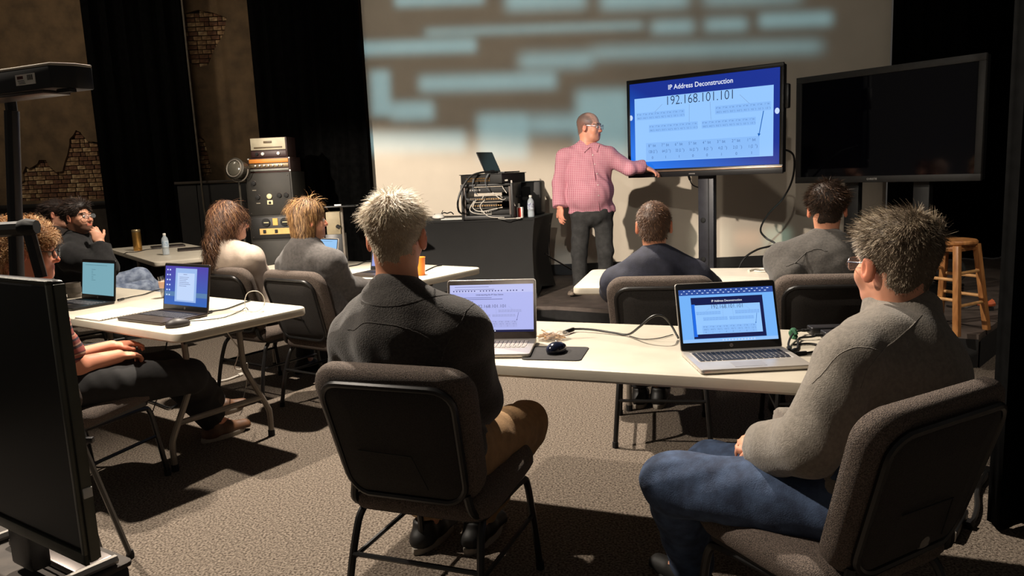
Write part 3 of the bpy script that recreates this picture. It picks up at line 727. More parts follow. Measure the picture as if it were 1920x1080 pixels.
# ------------------------------------------------------------------ chairs
def chair_proto():
    t = thing('banquet_chair', 'chair', 'chair')
    def bend(v):
        x, y, z = v; return (x, y, z-.022*(x/.25)**2+.006)
    m = MB()
    m.slab(.50, .48, [(.045, -.045), (.012, -.04), (.0, -.02), (.0, .004), (.008, .022), (.03, .036), (.08, .044), (.15, .047)], .09, 6, TM((0, .01, .435), rx=R(3)))
    m.obj('seat', WEAVE, t)
    m = MB(); m.slab(.44, .42, [(.0, 0), (.0, .02)], .05, 5, TM((0, .005, .376))); m.obj('seat_pan', BLACKMETAL, t)
    # back rest: local slab xy -> width x height, z -> thickness towards the sitter
    Mb = TM((0, -.272, .655), rx=R(90+15))     # slab z points to the rear
    def bb(v):
        x, y, z = v; return (x*(1+.06*(y/.22)), y+.012*math.cos(x/.25*1.4)*(1 if y > 0 else 0), z-.035*(x/.25)**2+.012*math.sin((y+.2)*6))
    m = MB(); m.slab(.50, .44, [(.05, -.036), (.018, -.034), (.004, -.022), (.0, -.004), (.001, .012), (.008, .024), (.022, .030), (.05, .032)], .085, 7, Mb, bb); m.obj('backrest', WEAVE, t)
    m = MB(); m.slab(.395, .36, [(.0, .028), (.0, .038), (.006, .041), (.08, .042)], .05, 6, Mb @ Matrix.Translation((0, -.012, 0)), bb); m.obj('back_panel', BACKCLOTH, t)
    # frame hoop round the panel
    pts = []
    for q, (sx, sy) in enumerate(((1, 1), (-1, 1), (-1, -1), (1, -1))):
        for k in range(6):
            a = math.pi/2*(q+k/5); v = bb((sx*(.205-.065)+.065*math.cos(a), sy*(.19-.065)-.012+.065*math.sin(a), .038)); pts.append(Mb @ Vector(v))
    m = MB(); m.tube(pts, .0105, 8, closed=True); m.obj('back_frame', BLACKMETAL, t)
    for s in (-1, 1):
        m = MB(); m.tube(spline([(s*.19, -.235, .475), (s*.20, -.225, .42), (s*.205, -.17, .375), (s*.212, -.20, .33), (s*.222, -.24, .20), (s*.235, -.275, .01)], 5), .0125, 8); l = m.obj('leg', BLACKMETAL, t)
        m = MB(); m.tube([(s*.2345, -.274, .0), (s*.2345, -.272, .03)], .0155, 8); m.obj('glide', RUBBER, l)
        m = MB(); m.tube(spline([(s*.205, -.17, .375), (s*.21, .0, .37), (s*.212, .15, .365), (s*.216, .195, .34), (s*.224, .215, .22), (s*.235, .245, .01)], 5), .0125, 8); l = m.obj('leg', BLACKMETAL, t)
        m = MB(); m.tube([(s*.2345, .244, .0), (s*.2345, .242, .03)], .0155, 8); m.obj('glide', RUBBER, l)
        m = MB(); m.tube([(s*.224, -.235, .215), (s*.224, .216, .215)], .008, 6); m.obj('stretcher', BLACKMETAL, t)
    m = MB(); m.tube([(-.222, -.235, .235), (.222, -.235, .235)], .008, 6); m.obj('stretcher', BLACKMETAL, t)
    m = MB(); a = Mb @ Vector(bb((-.12, -.03, .045))); b = Mb @ Vector(bb((.06, -.03, .045))); c = Mb @ Vector(bb((.09, -.15, .045)))
    m.tube([a, b, c], .0022, 5); m.obj('pocket_seam', RUBBER, t)
    return t
chairs = [((-.25, 2.41), 21.3, 'grey upholstered chair under the white-haired man in the black fleece, back towards the camera'),
          ((.80, 1.93), -29, 'nearest grey upholstered chair, under the man in jeans at the right'),
          ((.77, 3.93), 11, 'dark upholstered chair under the man in the navy shirt'),
          ((1.52, 3.76), 11, 'dark upholstered chair under the man in the charcoal pullover by the dark display'),
          ((-1.13, 4.76), 34.7, 'grey upholstered chair under the long-haired blond man'),
          ((-1.67, 5.13), 34.7, 'grey upholstered chair under the woman in the pale blouse'),
          ((-2.03, 3.44), 18, 'grey upholstered chair under the man in the striped T-shirt'),
          ((-3.42, 6.02), 42, 'grey upholstered chair under the bearded man in the black coat'),
          ((-4.05, 6.95), 60, 'upholstered chair under the person half hidden behind the bearded man'),
          ((-3.55, 4.72), 50, 'upholstered chair under the long-haired person at the left edge')]
proto = chair_proto()
for i, (c, yaw, lab) in enumerate(chairs):
    o = proto if i == 0 else copy_tree(proto)
    o.location = (c[0], c[1], 0); o.rotation_euler = (0, 0, -R(yaw)); tag(o, lab, 'chair', 'upholstered stacking chairs')
# ------------------------------------------------------------------ the people
def local(p, loc, yaw):
    a = R(yaw); d = Vector(p)-Vector(loc); return V3((d.x*math.cos(a)-d.y*math.sin(a), d.x*math.sin(a)+d.y*math.cos(a), d.z))
def ldir(v, yaw):
    a = R(yaw); return V3((v[0]*math.cos(a)-v[1]*math.sin(a), v[0]*math.sin(a)+v[1]*math.cos(a), v[2] if len(v) > 2 else 0))
def sit(loc, yaw, hc, fwd, over=None, hup=(0, 0, 1), noff=(0, -.035, -.185), hs=1., shw=.185, shdrop=.09, rot=0., **kw):
    loc = Vector((loc[0], loc[1], 0)); J = seated(**kw); c = local(hc, loc, yaw); f = ldir(fwd, yaw)
    ff = unit((f[0], f[1], 0)); J['neck'] = c+V3((ff[0]*noff[1]*.6, noff[1]*.5+ff[1]*noff[1]*.4, noff[2]*hs))
    up = unit(V3(J['neck'])-V3(J['pelvis'])); J['chest'] = V3(J['pelvis'])*.32+V3(J['neck'])*.68-V3((0, .015, 0))
    a = R(rot); sd = V3((math.cos(a), -math.sin(a), 0)); sd = unit(sd-up*(sd @ up)); sh = J['neck']-up*shdrop
    J['sh'] = (sh-sd*shw, sh+sd*shw)
    for k, (l, r) in (over or {}).items():
        J[k] = [V3(J[k][0]) if l is None else local(l, loc, yaw), V3(J[k][1]) if r is None else local(r, loc, yaw)]
    H = (c, frame(f, ldir(hup, yaw)))
    return loc, J, H
def rest_hands(J, s=.95, curl=.5):
    L = []
    for q in (0, 1):
        d = unit(V3(J['wrist'][q])-V3(J['elbow'][q])); L += hand(J['wrist'][q], d+V3((0, 0, -.2)), (0, -.2, 1), -1 if q else 1, (curl,)*4, .08, .6, s)
    return L
def flow_crown(crown, down=1., out=.0):
    cr = V3(crown)
    def f(h):
        d = h-cr; d[:, 2] *= .6; r = np.linalg.norm(d, axis=1)[:, None]+1e-6; d = d/r
        return d*.9+np.array([0, 0, -.35*down])
    return f
SHOE_BLACK = mat('black_shoe', (20, 19, 18), .55, var=.2, vscale=30); SOLE_WHITE = mat('pale_sole', (150, 142, 130), .7, var=.1, vscale=30); SOLE_DARK = mat('dark_sole', (30, 27, 25), .8, var=.2, vscale=30)
TAN_SHOE = mat('tan_leather', (88, 58, 36), .55, var=.3, vscale=24)
FRAME_DARK = mat('dark_glasses_frame', (30, 26, 26), .3, var=.1, vscale=30); FRAME_CLEAR = mat('steel_glasses_frame', (150, 150, 152), .25, .7, var=.05, vscale=30)

# 1 white-haired man in the black fleece
loc, yaw = (-.25, 2.41), 21.3
loc, J, H = sit(loc, yaw, U(743, 446, Y=2.33), (.12, .99, -.03), {'knee': (U(830, 800, Y=2.80), U(985, 795, Y=2.74)), 'ankle': (U(800, 975, .10), U(895, 975, .10)), 'elbow': (U(662, 760, Y=2.52), U(898, 748, Y=2.36)), 'wrist': (U(760, 760, Y=2.62), U(845, 775, Y=2.62))}, shw=.185, shdrop=.12)
fleece = mat('charcoal_fleece', (52, 47, 43), .95, var=.3, vscale=120, bump=.35, bscale=260, sheen=.25)
g1 = Person('white-haired man in a charcoal fleece jacket seen from behind in the nearest row', loc, yaw, J, H, (214, 152, 120), .98, .008, extra=rest_hands(J), w=1.08, neckr=.064)
g1.top('fleece_jacket', fleece, .024, .98, collar=.012, cr=.076, fold=.006, ff=24, seed=4, ar=(.056, .054, .046), ctilt=.1)
S = lambda x, y, Y: local(U(x, y, Y=Y), loc, yaw)
g1.seam([S(612, 622, 2.2), S(660, 602, 2.16), S(720, 603, 2.13), S(780, 622, 2.12), S(830, 662, 2.13)], fleece, .002)
g1.seam([S(880, 588, 2.25), S(850, 625, 2.18), S(832, 660, 2.13), S(828, 690, 2.12)], fleece, .002)
g1.seam([S(668, 560, 2.24), S(700, 572, 2.20), S(750, 574, 2.19), S(810, 566, 2.22), S(850, 575, 2.28)], fleece, .002)
g1.pants(mat('khaki_cotton', (150, 118, 82), .9, var=.12, vscale=30, bump=.15, bscale=180), .016, label='khaki trousers')
for q in (0, 1): shoe(g1.o, J['ankle'][q], (.1, 1), SHOE_BLACK, SOLE_WHITE)
hl = hairline(.08, -.082, -.01)
c = cap(H, .98, .022, hl, h=.006, noise=.0025, nf=110, seed=2)
WH = [(150, 132, 108), (205, 188, 160), (238, 226, 204), (222, 205, 178)]
st = [strands(*c, 9000, .030, .0017, flow_crown((0, -.05, .12)), .38, .26, WH, 3, H, lmap=lambda h: np.clip(.2+(h[:, 2]-.01)*8, .34, 1.05)),
      strands(*c, 2600, .040, .0019, flow_crown((0, -.05, .12)), .5, .5, WH, 4, H, curl=.003, cfreq=120, keep=lambda h: h[:, 2] > .06)]
hair_obj(g1.o, c, st, (150, 132, 110), 'short tousled white hair')
glasses(g1.o, H, .98, FRAME_DARK)

# 2 man in the grey fleece and jeans at the right
loc, yaw = (.86, 1.93), -33
loc, J, H = sit(loc, yaw, U(1676, 497, Y=2.03), (-.26, .96, -.02), {'knee': (U(1262, 905, Y=2.05), U(1330, 880, Y=2.35)), 'ankle': (U(1300, 1060, .1), U(1400, 960, .1)), 'elbow': (U(1520, 835, Y=1.78), U(1790, 820, Y=2.15)), 'wrist': (U(1430, 845, Y=1.98), U(1460, 815, Y=2.14))}, shw=.20, shdrop=.135, rot=0, hy=-.10)
grey_fl = mat('grey_fleece', (112, 105, 96), .95, var=.15, vscale=90, bump=.25, bscale=260, sheen=.2)
g2 = Person('grey-haired man in a grey fleece and blue jeans at the right, back to the camera', loc, yaw, J, H, (206, 146, 118), 1.02, .008, extra=rest_hands(J), w=1.12, belly=.02, neckr=.064)
g2.top('fleece_pullover', grey_fl, .022, .99, collar=.062, cr=.088, fold=.007, ff=20, seed=14, ar=(.058, .055, .050), ctilt=.05)
S = lambda x, y, Y: local(U(x, y, Y=Y), loc, yaw)
g2.seam([S(1640, 660, 1.8), S(1600, 655, 1.8), S(1560, 680, 1.8), S(1530, 730, 1.8)], grey_fl, .002)
g2.seam([S(1725, 597, 1.9), S(1680, 640, 1.8), S(1640, 690, 1.75), S(1640, 730, 1.72)], grey_fl, .002)
jeans = mat('blue_denim', (64, 82, 112), .9, var=.35, vscale=22, bump=.2, bscale=300, rgb2=(38, 50, 74))
g2.pants(jeans, .020, label='blue jeans', name='jeans', r=(.088, .066, .052))
for q in (0, 1): shoe(g2.o, J['ankle'][q], (.05, 1), SHOE_BLACK, SOLE_DARK)
c = cap(H, 1.02, .026, hairline(.085, -.078, -.01), h=.006, noise=.003, nf=100, seed=5)
GR = [(70, 58, 46), (112, 96, 78), (160, 144, 122), (190, 176, 152)]
st = [strands(*c, 9000, .030, .0017, flow_crown((.02, -.05, .12), 1.), .36, .26, GR, 6, H, lmap=lambda h: np.clip(.2+(h[:, 2]-.01)*8, .34, 1.1)),
      strands(*c, 2500, .042, .0019, lambda h: np.tile(np.array([-.5, .5, .1]), (len(h), 1)), .5, .4, GR, 7, H, keep=lambda h: h[:, 2] > .07)]
hair_obj(g2.o, c, st, (84, 72, 58), 'short spiky grey-brown hair')
glasses(g2.o, H, 1.02, FRAME_CLEAR)

# 3 man in the navy shirt
loc, yaw = (.77, 3.93), 11
loc, J, H = sit(loc, yaw, U(1226, 424, Y=3.86), (.18, .98, .0), {'ankle': (U(1200, 728, .1), U(1235, 728, .1))}, shw=.195, elbows=((-.25, .10, .74), (.25, .10, .74)))
navy = mat('navy_cotton', (34, 36, 50), .85, var=.2, vscale=30, bump=.12, bscale=200)
g3 = Person('man with cropped brown hair in a navy shirt, seen from behind below the lit display', loc, yaw, J, H, (196, 136, 106), .98, .010, extra=rest_hands(J))
g3.top('shirt', navy, .022, .97, collar=.025, cr=.066, fold=.005, ff=30, seed=21)
g3.pants(mat('dark_trousers', (34, 33, 36), .9, var=.2, vscale=30))
for q in (0, 1): shoe(g3.o, J['ankle'][q], (.1, 1), SHOE_BLACK, SOLE_WHITE)
c = cap(H, .98, .010, hairline(.085, -.07, -.01), h=.007, noise=.0015, nf=110, seed=8)
BRN = [(52, 34, 24), (84, 58, 40), (120, 88, 62)]
hair_obj(g3.o, c, [strands(*c, 3500, .016, .002, flow_crown((0, -.06, .11)), .6, .3, BRN, 9, H), strands(*c, 700, .024, .0022, flow_crown((0, .0, .12)), .6, .5, [(120, 86, 62), (178, 136, 104)], 10, H, keep=lambda h: h[:, 2] > .09)], (66, 46, 34), 'cropped brown hair')

# 4 man in the charcoal pullover
loc, yaw = (1.52, 3.76), 11
loc, J, H = sit(loc, yaw, U(1551, 393, Y=3.82), (.40, .91, -.04), {'elbow': (U(1478, 520, Y=3.70), None)}, shw=.205)
char = mat('charcoal_knit', (66, 62, 58), .95, var=.2, vscale=90, bump=.2, bscale=260, sheen=.15)
g4 = Person('dark-haired man in a charcoal pullover, seen from behind below the dark display', loc, yaw, J, H, (190, 132, 104), .99, .010, extra=rest_hands(J), w=1.1)
g4.top('pullover', char, .026, .97, collar=.045, cr=.078, fold=.004, ff=28, seed=31, ar=(.064, .056, .042))
S = lambda x, y, Y: local(U(x, y, Y=Y), loc, yaw)
g4.seam([S(1468, 478, 3.6), S(1490, 455, 3.58), S(1525, 444, 3.57), S(1560, 444, 3.57)], char, .003)
g4.pants(mat('dark_trousers', (34, 33, 36)))
for q in (0, 1): shoe(g4.o, J['ankle'][q], (.1, 1), SHOE_BLACK, SOLE_DARK)
c = cap(H, .99, .024, hairline(.085, -.072, -.01), h=.007, noise=.003, nf=80, seed=12)
DK = [(30, 20, 14), (58, 40, 28), (96, 70, 50)]
hair_obj(g4.o, c, [strands(*c, 4500, .034, .0022, lambda h: np.stack([h[:, 0]*6, -.5+h[:, 1]*0, -h[:, 2]*2-.2], 1), .5, .3, DK, 13, H, lmap=lambda h: np.clip(.3+(h[:, 2]+.03)*8, .3, 1.2))], (40, 28, 20), 'dark brown hair combed back')

# 5 long-haired blond man
loc, yaw = (-1.13, 4.76), 34.7
loc, J, H = sit(loc, yaw, U(578, 413, Y=4.68), (.90, .43, .0), {'elbow': (None, U(648, 540, Y=4.72))}, shw=.195, rot=0)
sweat = mat('dark_grey_sweatshirt', (74, 70, 68), .95, var=.2, vscale=60, bump=.2, bscale=240, sheen=.15)
g5 = Person('blond man with chin-length hair and a dark grey sweatshirt, in profile', loc, yaw, J, H, (204, 146, 118), .99, .010, extra=rest_hands(J), brow=(120, 84, 50), beard=((110, 74, 44), .5))
g5.top('sweatshirt', sweat, .026, .97, fold=.005, ff=28, seed=41, collar=.012, cr=.066)
g5.pants(mat('dark_trousers', (34, 33, 36)))
for q in (0, 1): shoe(g5.o, J['ankle'][q], (.1, 1), SHOE_BLACK, SOLE_WHITE)
hc, hR = H; hp = lambda x, y, z: hc+hR @ V3((x, y, z))
ex = [el(hp(0, -.045, -.045), (.082, .070, .085), hR, .02), el(hp(.07, -.012, -.035), (.020, .045, .080), hR, .02), el(hp(-.07, -.012, -.035), (.020, .045, .080), hR, .02)]
c = cap(H, .99, .018, hairline(.06, -.09, -.04, -.04), ex, h=.007, noise=.0025, nf=70, seed=15)
BD = [(58, 38, 22), (96, 66, 38), (140, 104, 64), (182, 144, 94)]
hair_obj(g5.o, c, [strands(*c, 5200, .085, .0024, lambda h: np.stack([h[:, 0]*3, np.full(len(h), -.12), np.where(h[:, 2] > .09, -.1, -1.)], 1), .12, .08, BD, 16, H, segs=5, grav=.35, lmap=lambda h: np.clip(.6+h[:, 2]*4, .35, 1.)),
                   strands(*c, 300, .03, .002, lambda h: np.stack([h[:, 0]*2, np.full(len(h), .1), np.full(len(h), -.6)], 1), .25, .2, BD[2:], 17, H, grav=.3, keep=lambda h: h[:, 2] > .03)], (84, 58, 34), 'straight blond chin-length hair')
eyes(g5.o, H, .99)

# 6 woman in the pale blouse
loc, yaw = (-1.67, 5.13), 34.7
loc, J, H = sit(loc, yaw, U(432, 416, Y=5.02), (.93, .36, -.03), {'elbow': (U(395, 555, Y=5.05), U(500, 545, Y=5.15))}, shw=.185)
blouse = mat('pale_beige_blouse', (176, 160, 146), .8, var=.08, vscale=20, bump=.1, bscale=160)
g6 = Person('woman with long wavy auburn hair, glasses and a pale beige blouse', loc, yaw, J, H, (216, 164, 140), .96, .010, extra=rest_hands(J), w=1.06, belly=.02, brow=(80, 50, 34))
g6.top('blouse', blouse, .024, .97, fold=.006, ff=26, seed=51, collar=.012, cr=.062)
g6.pants(mat('dark_trousers', (34, 33, 36)))
for q in (0, 1): shoe(g6.o, J['ankle'][q], (.1, 1), SHOE_BLACK, SOLE_DARK)
hc, hR = H; hp = lambda x, y, z: hc+hR @ V3((x, y, z))
ex = [el(hp(0, -.06, -.05), (.090, .075, .10), hR, .02), el(hp(.0, -.105, -.16), (.105, .06, .13), hR, .02), el(hp(.062, -.03, -.06), (.03, .05, .09), hR, .02), el(hp(-.07, -.04, -.10), (.03, .05, .12), hR, .02)]
c = cap(H, .96, .024, hairline(.062, -.09, -.05, -.05), ex, h=.008, noise=.006, nf=46, seed=18)
AU = [(34, 20, 14), (62, 38, 26), (96, 62, 42), (150, 112, 78)]
hair_obj(g6.o, c, [strands(*c, 6500, .12, .0028, lambda h: np.stack([h[:, 0]*3, np.full(len(h), -.25), np.full(len(h), -1.)], 1), .16, .16, AU, 19, H, segs=8, curl=.011, cfreq=60, grav=.3),
                   strands(*c, 900, .16, .0028, lambda h: np.stack([h[:, 0]*4, np.full(len(h), -.4), np.full(len(h), -1.)], 1), .4, .3, AU[1:], 20, H, segs=9, curl=.014, cfreq=55, grav=.35, keep=lambda h: h[:, 2] < -.03)], (58, 36, 25), 'long wavy auburn hair')
glasses(g6.o, H, .96, FRAME_DARK, r=.0022); eyes(g6.o, H, .96)

# 7 curly-haired man in the striped T-shirt
loc, yaw = (-2.03, 3.40), 20
loc, J, H = sit(loc, yaw, U(52, 472, Y=3.22), (.93, .36, -.10), {'knee': (U(310, 690, Y=3.85), U(352, 705, Y=3.78)), 'ankle': (U(405, 790, .10), U(400, 752, .16)), 'elbow': (U(60, 690, Y=3.4), U(143, 688, Y=3.28)), 'wrist': (U(210, 650, Y=3.62), U(222, 668, Y=3.48))}, shw=.195, rot=28, hy=-.10)
cl = U(228, 670, Y=3.5)
hx = []
for q in (0, 1): hx += hand(J['wrist'][q], V3(J['wrist'][q])-V3(J['elbow'][q])+V3((0, 0, -.03)), (0, -.1, 1), -1 if q else 1, (.5, .5, .55, .6), .08, .6, .98)
fl = local(U(225, 668, Y=3.5), loc, yaw)
g7 = Person('curly-haired man with glasses in a striped T-shirt, slouching behind the left table', loc, yaw, J, H, (208, 140, 112), 1.0, .009, extra=hx, fine=[[(fl[i]-.12, fl[i]+.10, .006)] for i in range(3)], brow=(110, 70, 40), w=1.05)
def stripe_mat():
    m = bpy.data.materials.new('striped_jersey'); m.use_nodes = True; N = m.node_tree.nodes; L = m.node_tree.links; b = N['Principled BSDF']; b.inputs['Roughness'].default_value = .9
    tc = N.new('ShaderNodeTexCoord'); s = N.new('ShaderNodeSeparateXYZ'); L.new(tc.outputs['Object'], s.inputs[0])
    mu = N.new('ShaderNodeMath'); mu.operation = 'MULTIPLY'; mu.inputs[1].default_value = 11.; L.new(s.outputs[2], mu.inputs[0])
    fr = N.new('ShaderNodeMath'); fr.operation = 'FRACT'; L.new(mu.outputs[0], fr.inputs[0])
    cr = N.new('ShaderNodeValToRGB'); cr.color_ramp.interpolation = 'CONSTANT'; L.new(fr.outputs[0], cr.inputs[0]); e = cr.color_ramp.elements
    cols = [(0, (150, 74, 66)), (.22, (66, 48, 58)), (.36, (176, 134, 112)), (.44, (132, 64, 60)), (.62, (58, 46, 60)), (.72, (168, 92, 78)), (.86, (190, 150, 122)), (.92, (104, 54, 56))]
    e[0].position, e[0].color = 0, (*lin(cols[0][1]), 1); e[1].position, e[1].color = cols[1][0], (*lin(cols[1][1]), 1)
    for p, c in cols[2:]: q = e.new(p); q.color = (*lin(c), 1)
    L.new(cr.outputs[0], b.inputs['Base Color']); return m
g7.top('t_shirt', stripe_mat(), .020, 1, short=True, fold=.005, ff=30, seed=61, h=.008)
g7.pants(mat('black_cotton', (24, 23, 24), .9, var=.2, vscale=30), .018, name='trousers', r=(.092, .07, .056))
shoe(g7.o, J['ankle'][0], (.35, 1), TAN_SHOE, SOLE_WHITE); shoe(g7.o, J['ankle'][1]+V3((0, 0, 0)), (.5, 1), TAN_SHOE, SOLE_WHITE, floor=float(J['ankle'][1][2])-.09)
c = cap(H, 1., .022, hairline(.07, -.075, -.01), h=.007, noise=.007, nf=70, seed=22, tight=.008)
CU = [(100, 68, 40), (146, 104, 64), (190, 148, 100), (210, 174, 128)]
hair_obj(g7.o, c, [strands(*c, 5200, .038, .0026, flow_crown((0, -.03, .12), .4), .5, .5, CU, 23, H, segs=8, curl=.009, cfreq=170)], (110, 76, 46), 'curly sandy hair')
glasses(g7.o, H, 1., FRAME_DARK, r=.0022); eyes(g7.o, H, 1.)

# 8 bearded man in the black coat, hand at his chin
loc, yaw = (-3.40, 6.05), 48
hc8 = U(146, 408, Y=5.98); hand8 = U(188, 455, Y=5.86)
loc, J, H = sit(loc, yaw, hc8, (.90, -.22, .10), {'elbow': (None, U(196, 500, Y=5.80)), 'wrist': (None, hand8), 'knee': (U(262, 520, Y=6.35), U(272, 545, Y=6.2)), 'ankle': (U(330, 575, Y=6.5), U(330, 600, Y=6.5))}, shw=.19, rot=20)
h8 = hand(J['wrist'][1], local(U(176, 430, Y=5.86), loc, yaw)-V3(J['wrist'][1]), ldir((.6, -.7, .3), yaw), 1, (.7, .8, .9, 1.0), .05, .7, 1.0)
fl = local(U(174, 434, Y=5.9), loc, yaw)
g8 = Person('bearded man in a black coat with his hand at his chin, far left', loc, yaw, J, H, (206, 152, 124), 1.02, .010, extra=h8, fine=[[(fl[i]-.10, fl[i]+.10, .0055)] for i in range(3)], brow=(34, 24, 20), beard=((34, 24, 20), .8))
g8.top('coat', mat('black_wool', (22, 21, 22), .95, var=.3, vscale=60, sheen=.1), .030, .96, fold=.006, ff=26, seed=71, collar=.03, cr=.07, ar=(.066, .058, .044))
g8.pants(mat('pale_denim', (140, 152, 172), .9, var=.35, vscale=24, bump=.2, bscale=240, rgb2=(90, 102, 126)), .016, name='jeans', label='faded blue jeans')
for q in (0, 1): shoe(g8.o, J['ankle'][q], (.1, 1), SHOE_BLACK, SOLE_DARK, floor=max(0., float(J['ankle'][q][2])-.09))
c = cap(H, 1.02, .030, hairline(.082, -.06, -.01), h=.007, noise=.003, nf=70, seed=25)
BK = [(18, 12, 10), (40, 28, 22), (74, 54, 42)]
hair_obj(g8.o, c, [strands(*c, 3000, .034, .0024, lambda h: np.stack([h[:, 0]*4, np.full(len(h), -.7), -h[:, 2]*3], 1), .5, .25, BK, 26, H, lmap=lambda h: np.clip(.3+(h[:, 2]+.03)*8, .25, 1.2))], (28, 20, 16), 'dark hair swept back')
glasses(g8.o, H, 1.02, FRAME_DARK); eyes(g8.o, H, 1.02)

# 9 dark-haired person half hidden behind him, 10 brown-haired person cut off by the left edge
loc, yaw = (-4.05, 6.95), 60
loc, J, H = sit(loc, yaw, U(108, 402, Y=6.85), (.9, .1, 0))
g9 = Person('person with dark tied-back hair almost hidden behind the bearded man', loc, yaw, J, H, (190, 140, 116), 1., .013)
g9.top('sweater', mat('dark_brown_knit', (38, 30, 26), .95, var=.3, vscale=60), .026, .97, collar=.02)
g9.pants(mat('dark_trousers', (34, 33, 36)))
for q in (0, 1): shoe(g9.o, J['ankle'][q], (.1, 1), SHOE_BLACK, SOLE_DARK)
hp = lambda x, y, z: H[0]+H[1] @ V3((x, y, z))
c = cap(H, 1., .022, hairline(.07, -.08, -.02), [el(hp(0, -.12, .0), (.05, .05, .055), H[1], .02)], h=.009, noise=.004, nf=60, seed=27)
hair_obj(g9.o, c, [strands(*c, 1200, .04, .003, lambda h: np.stack([h[:, 0]*2, np.full(len(h), -.8), np.full(len(h), -.1)], 1), .3, .2, BK, 28, H)], (30, 20, 15))
loc, yaw = (-3.55, 4.72), 50
loc, J, H = sit(loc, yaw, U(-52, 446, Y=4.9), (.85, .5, 0))
g10 = Person('person with long brown hair cut off by the left edge, behind the lighting stand', loc, yaw, J, H, (196, 146, 122), 1., .013)
g10.top('sweater', mat('rust_brown_knit', (70, 46, 32), .95, var=.3, vscale=60), .026, .97, collar=.02, fold=.006)
g10.pants(mat('dark_trousers', (34, 33, 36)))
for q in (0, 1): shoe(g10.o, J['ankle'][q], (.1, 1), SHOE_BLACK, SOLE_DARK)
hp = lambda x, y, z: H[0]+H[1] @ V3((x, y, z))
c = cap(H, 1., .024, hairline(.06, -.09, -.05, -.05), [el(hp(0, -.06, -.06), (.09, .075, .10), H[1], .02), el(hp(.03, -.06, -.17), (.11, .07, .12), H[1], .02)], h=.009, noise=.006, nf=46, seed=29)
hair_obj(g10.o, c, [strands(*c, 2600, .12, .003, lambda h: np.stack([h[:, 0]*3, np.full(len(h), -.2), np.full(len(h), -1.)], 1), .3, .2, AU[:3], 30, H, segs=7, curl=.007, cfreq=70, grav=.3)], (84, 50, 30))

# 11 the speaker on the stage
SY = 7.16; sl = Vector((.64, SY, STAGE))
def SP(x, y, dy=0.): return V3(U(x, y, Y=SY+dy)-sl)
J = dict(pelvis=SP(1110, 398), chest=SP(1103, 322), neck=SP(1098, 279, .01), sh=(SP(1060, 296, .03), SP(1143, 294, -.03)),
         hip=(SP(1090, 408), SP(1130, 408)), knee=[SP(1086, 474, -.02), SP(1135, 472, -.02)], ankle=[SP(1088, 538, 0), SP(1136, 535, .04)],
         elbow=[SP(1050, 344, .06), SP(1180, 316, -.06)], wrist=[SP(1050, 388, -.02), SP(1208, 313, -.02)], toe=[V3((-.55, -.8, 0)), V3((.3, -.95, 0))])
# mirror: the shoulders run from his right (image left) to his left, so "right" points the other way
J2 = {k: ((v[1], v[0]) if isinstance(v, (tuple, list)) else v) for k, v in J.items()}
hs = 1.08
H = (SP(1105, 238), frame((.86, -.50, -.06), (-.02, 0, 1)))
hx = hand(J2['wrist'][1], (.05, -.15, -1), (-.8, -.5, .1), 1, (.25, .3, .35, .4), .1, .45, 1.05)
hx += hand(J2['wrist'][0], (.85, -.15, -.42), (.35, -.2, .9), -1, (.22, .28, .32, .36), .35, .35, 1.08)
fz = [[], [], []]
for w, d in ((J2['wrist'][1], (.02, -.03, -.09)), (J2['wrist'][0], (.09, -.01, -.05))):
    for i in range(3): fz[i].append((w[i]+d[i]-.11, w[i]+d[i]+.11, .0052))
g11 = Person('balding man in a pink checked shirt standing on the stage, pointing at the lit display', sl, 0, J2, H, (218, 150, 124), hs, .008, jaw=1.25, extra=hx, fine=fz, w=1.18, belly=.10, brow=(96, 70, 56), beard=((150, 118, 104), .35), hairdark=((84, 70, 62), .78, hairline(.10, -.07, -.005)), wide=1.06, neckr=.07)
def check_mat():
    m = bpy.data.materials.new('pink_check'); m.use_nodes = True; N = m.node_tree.nodes; L = m.node_tree.links; b = N['Principled BSDF']; b.inputs['Roughness'].default_value = .85
    tc = N.new('ShaderNodeTexCoord'); s = N.new('ShaderNodeSeparateXYZ'); L.new(tc.outputs['Object'], s.inputs[0]); outs = []
    for o in (0, 2):
        mu = N.new('ShaderNodeMath'); mu.operation = 'MULTIPLY'; mu.inputs[1].default_value = 62.; L.new(s.outputs[o], mu.inputs[0])
        fr = N.new('ShaderNodeMath'); fr.operation = 'FRACT'; L.new(mu.outputs[0], fr.inputs[0])
        gt = N.new('ShaderNodeMath'); gt.operation = 'GREATER_THAN'; gt.inputs[1].default_value = .68; L.new(fr.outputs[0], gt.inputs[0]); outs.append(gt)
    mx = N.new('ShaderNodeMath'); mx.operation = 'MAXIMUM'; L.new(outs[0].outputs[0], mx.inputs[0]); L.new(outs[1].outputs[0], mx.inputs[1])
    mi = N.new('ShaderNodeMix'); mi.data_type = 'RGBA'; mi.inputs[6].default_value = (*lin((168, 94, 114)), 1); mi.inputs[7].default_value = (*lin((198, 152, 162)), 1)
    L.new(mx.outputs[0], mi.inputs[0]); L.new(mi.outputs[2], b.inputs['Base Color']); return m
pk = check_mat()
g11.top('shirt', pk, .020, .985, fold=.006, ff=24, seed=81, collar=.008, cr=.070, hem=V3(SP(1108, 398)), ar=(.062, .054, .042), ctilt=-.35)
g11.pants(mat('black_denim', (46, 46, 46), .9, var=.25, vscale=26, bump=.2, bscale=260), .009, .97, waist=.06, r=(.086, .066, .060), name='jeans', label='charcoal jeans')
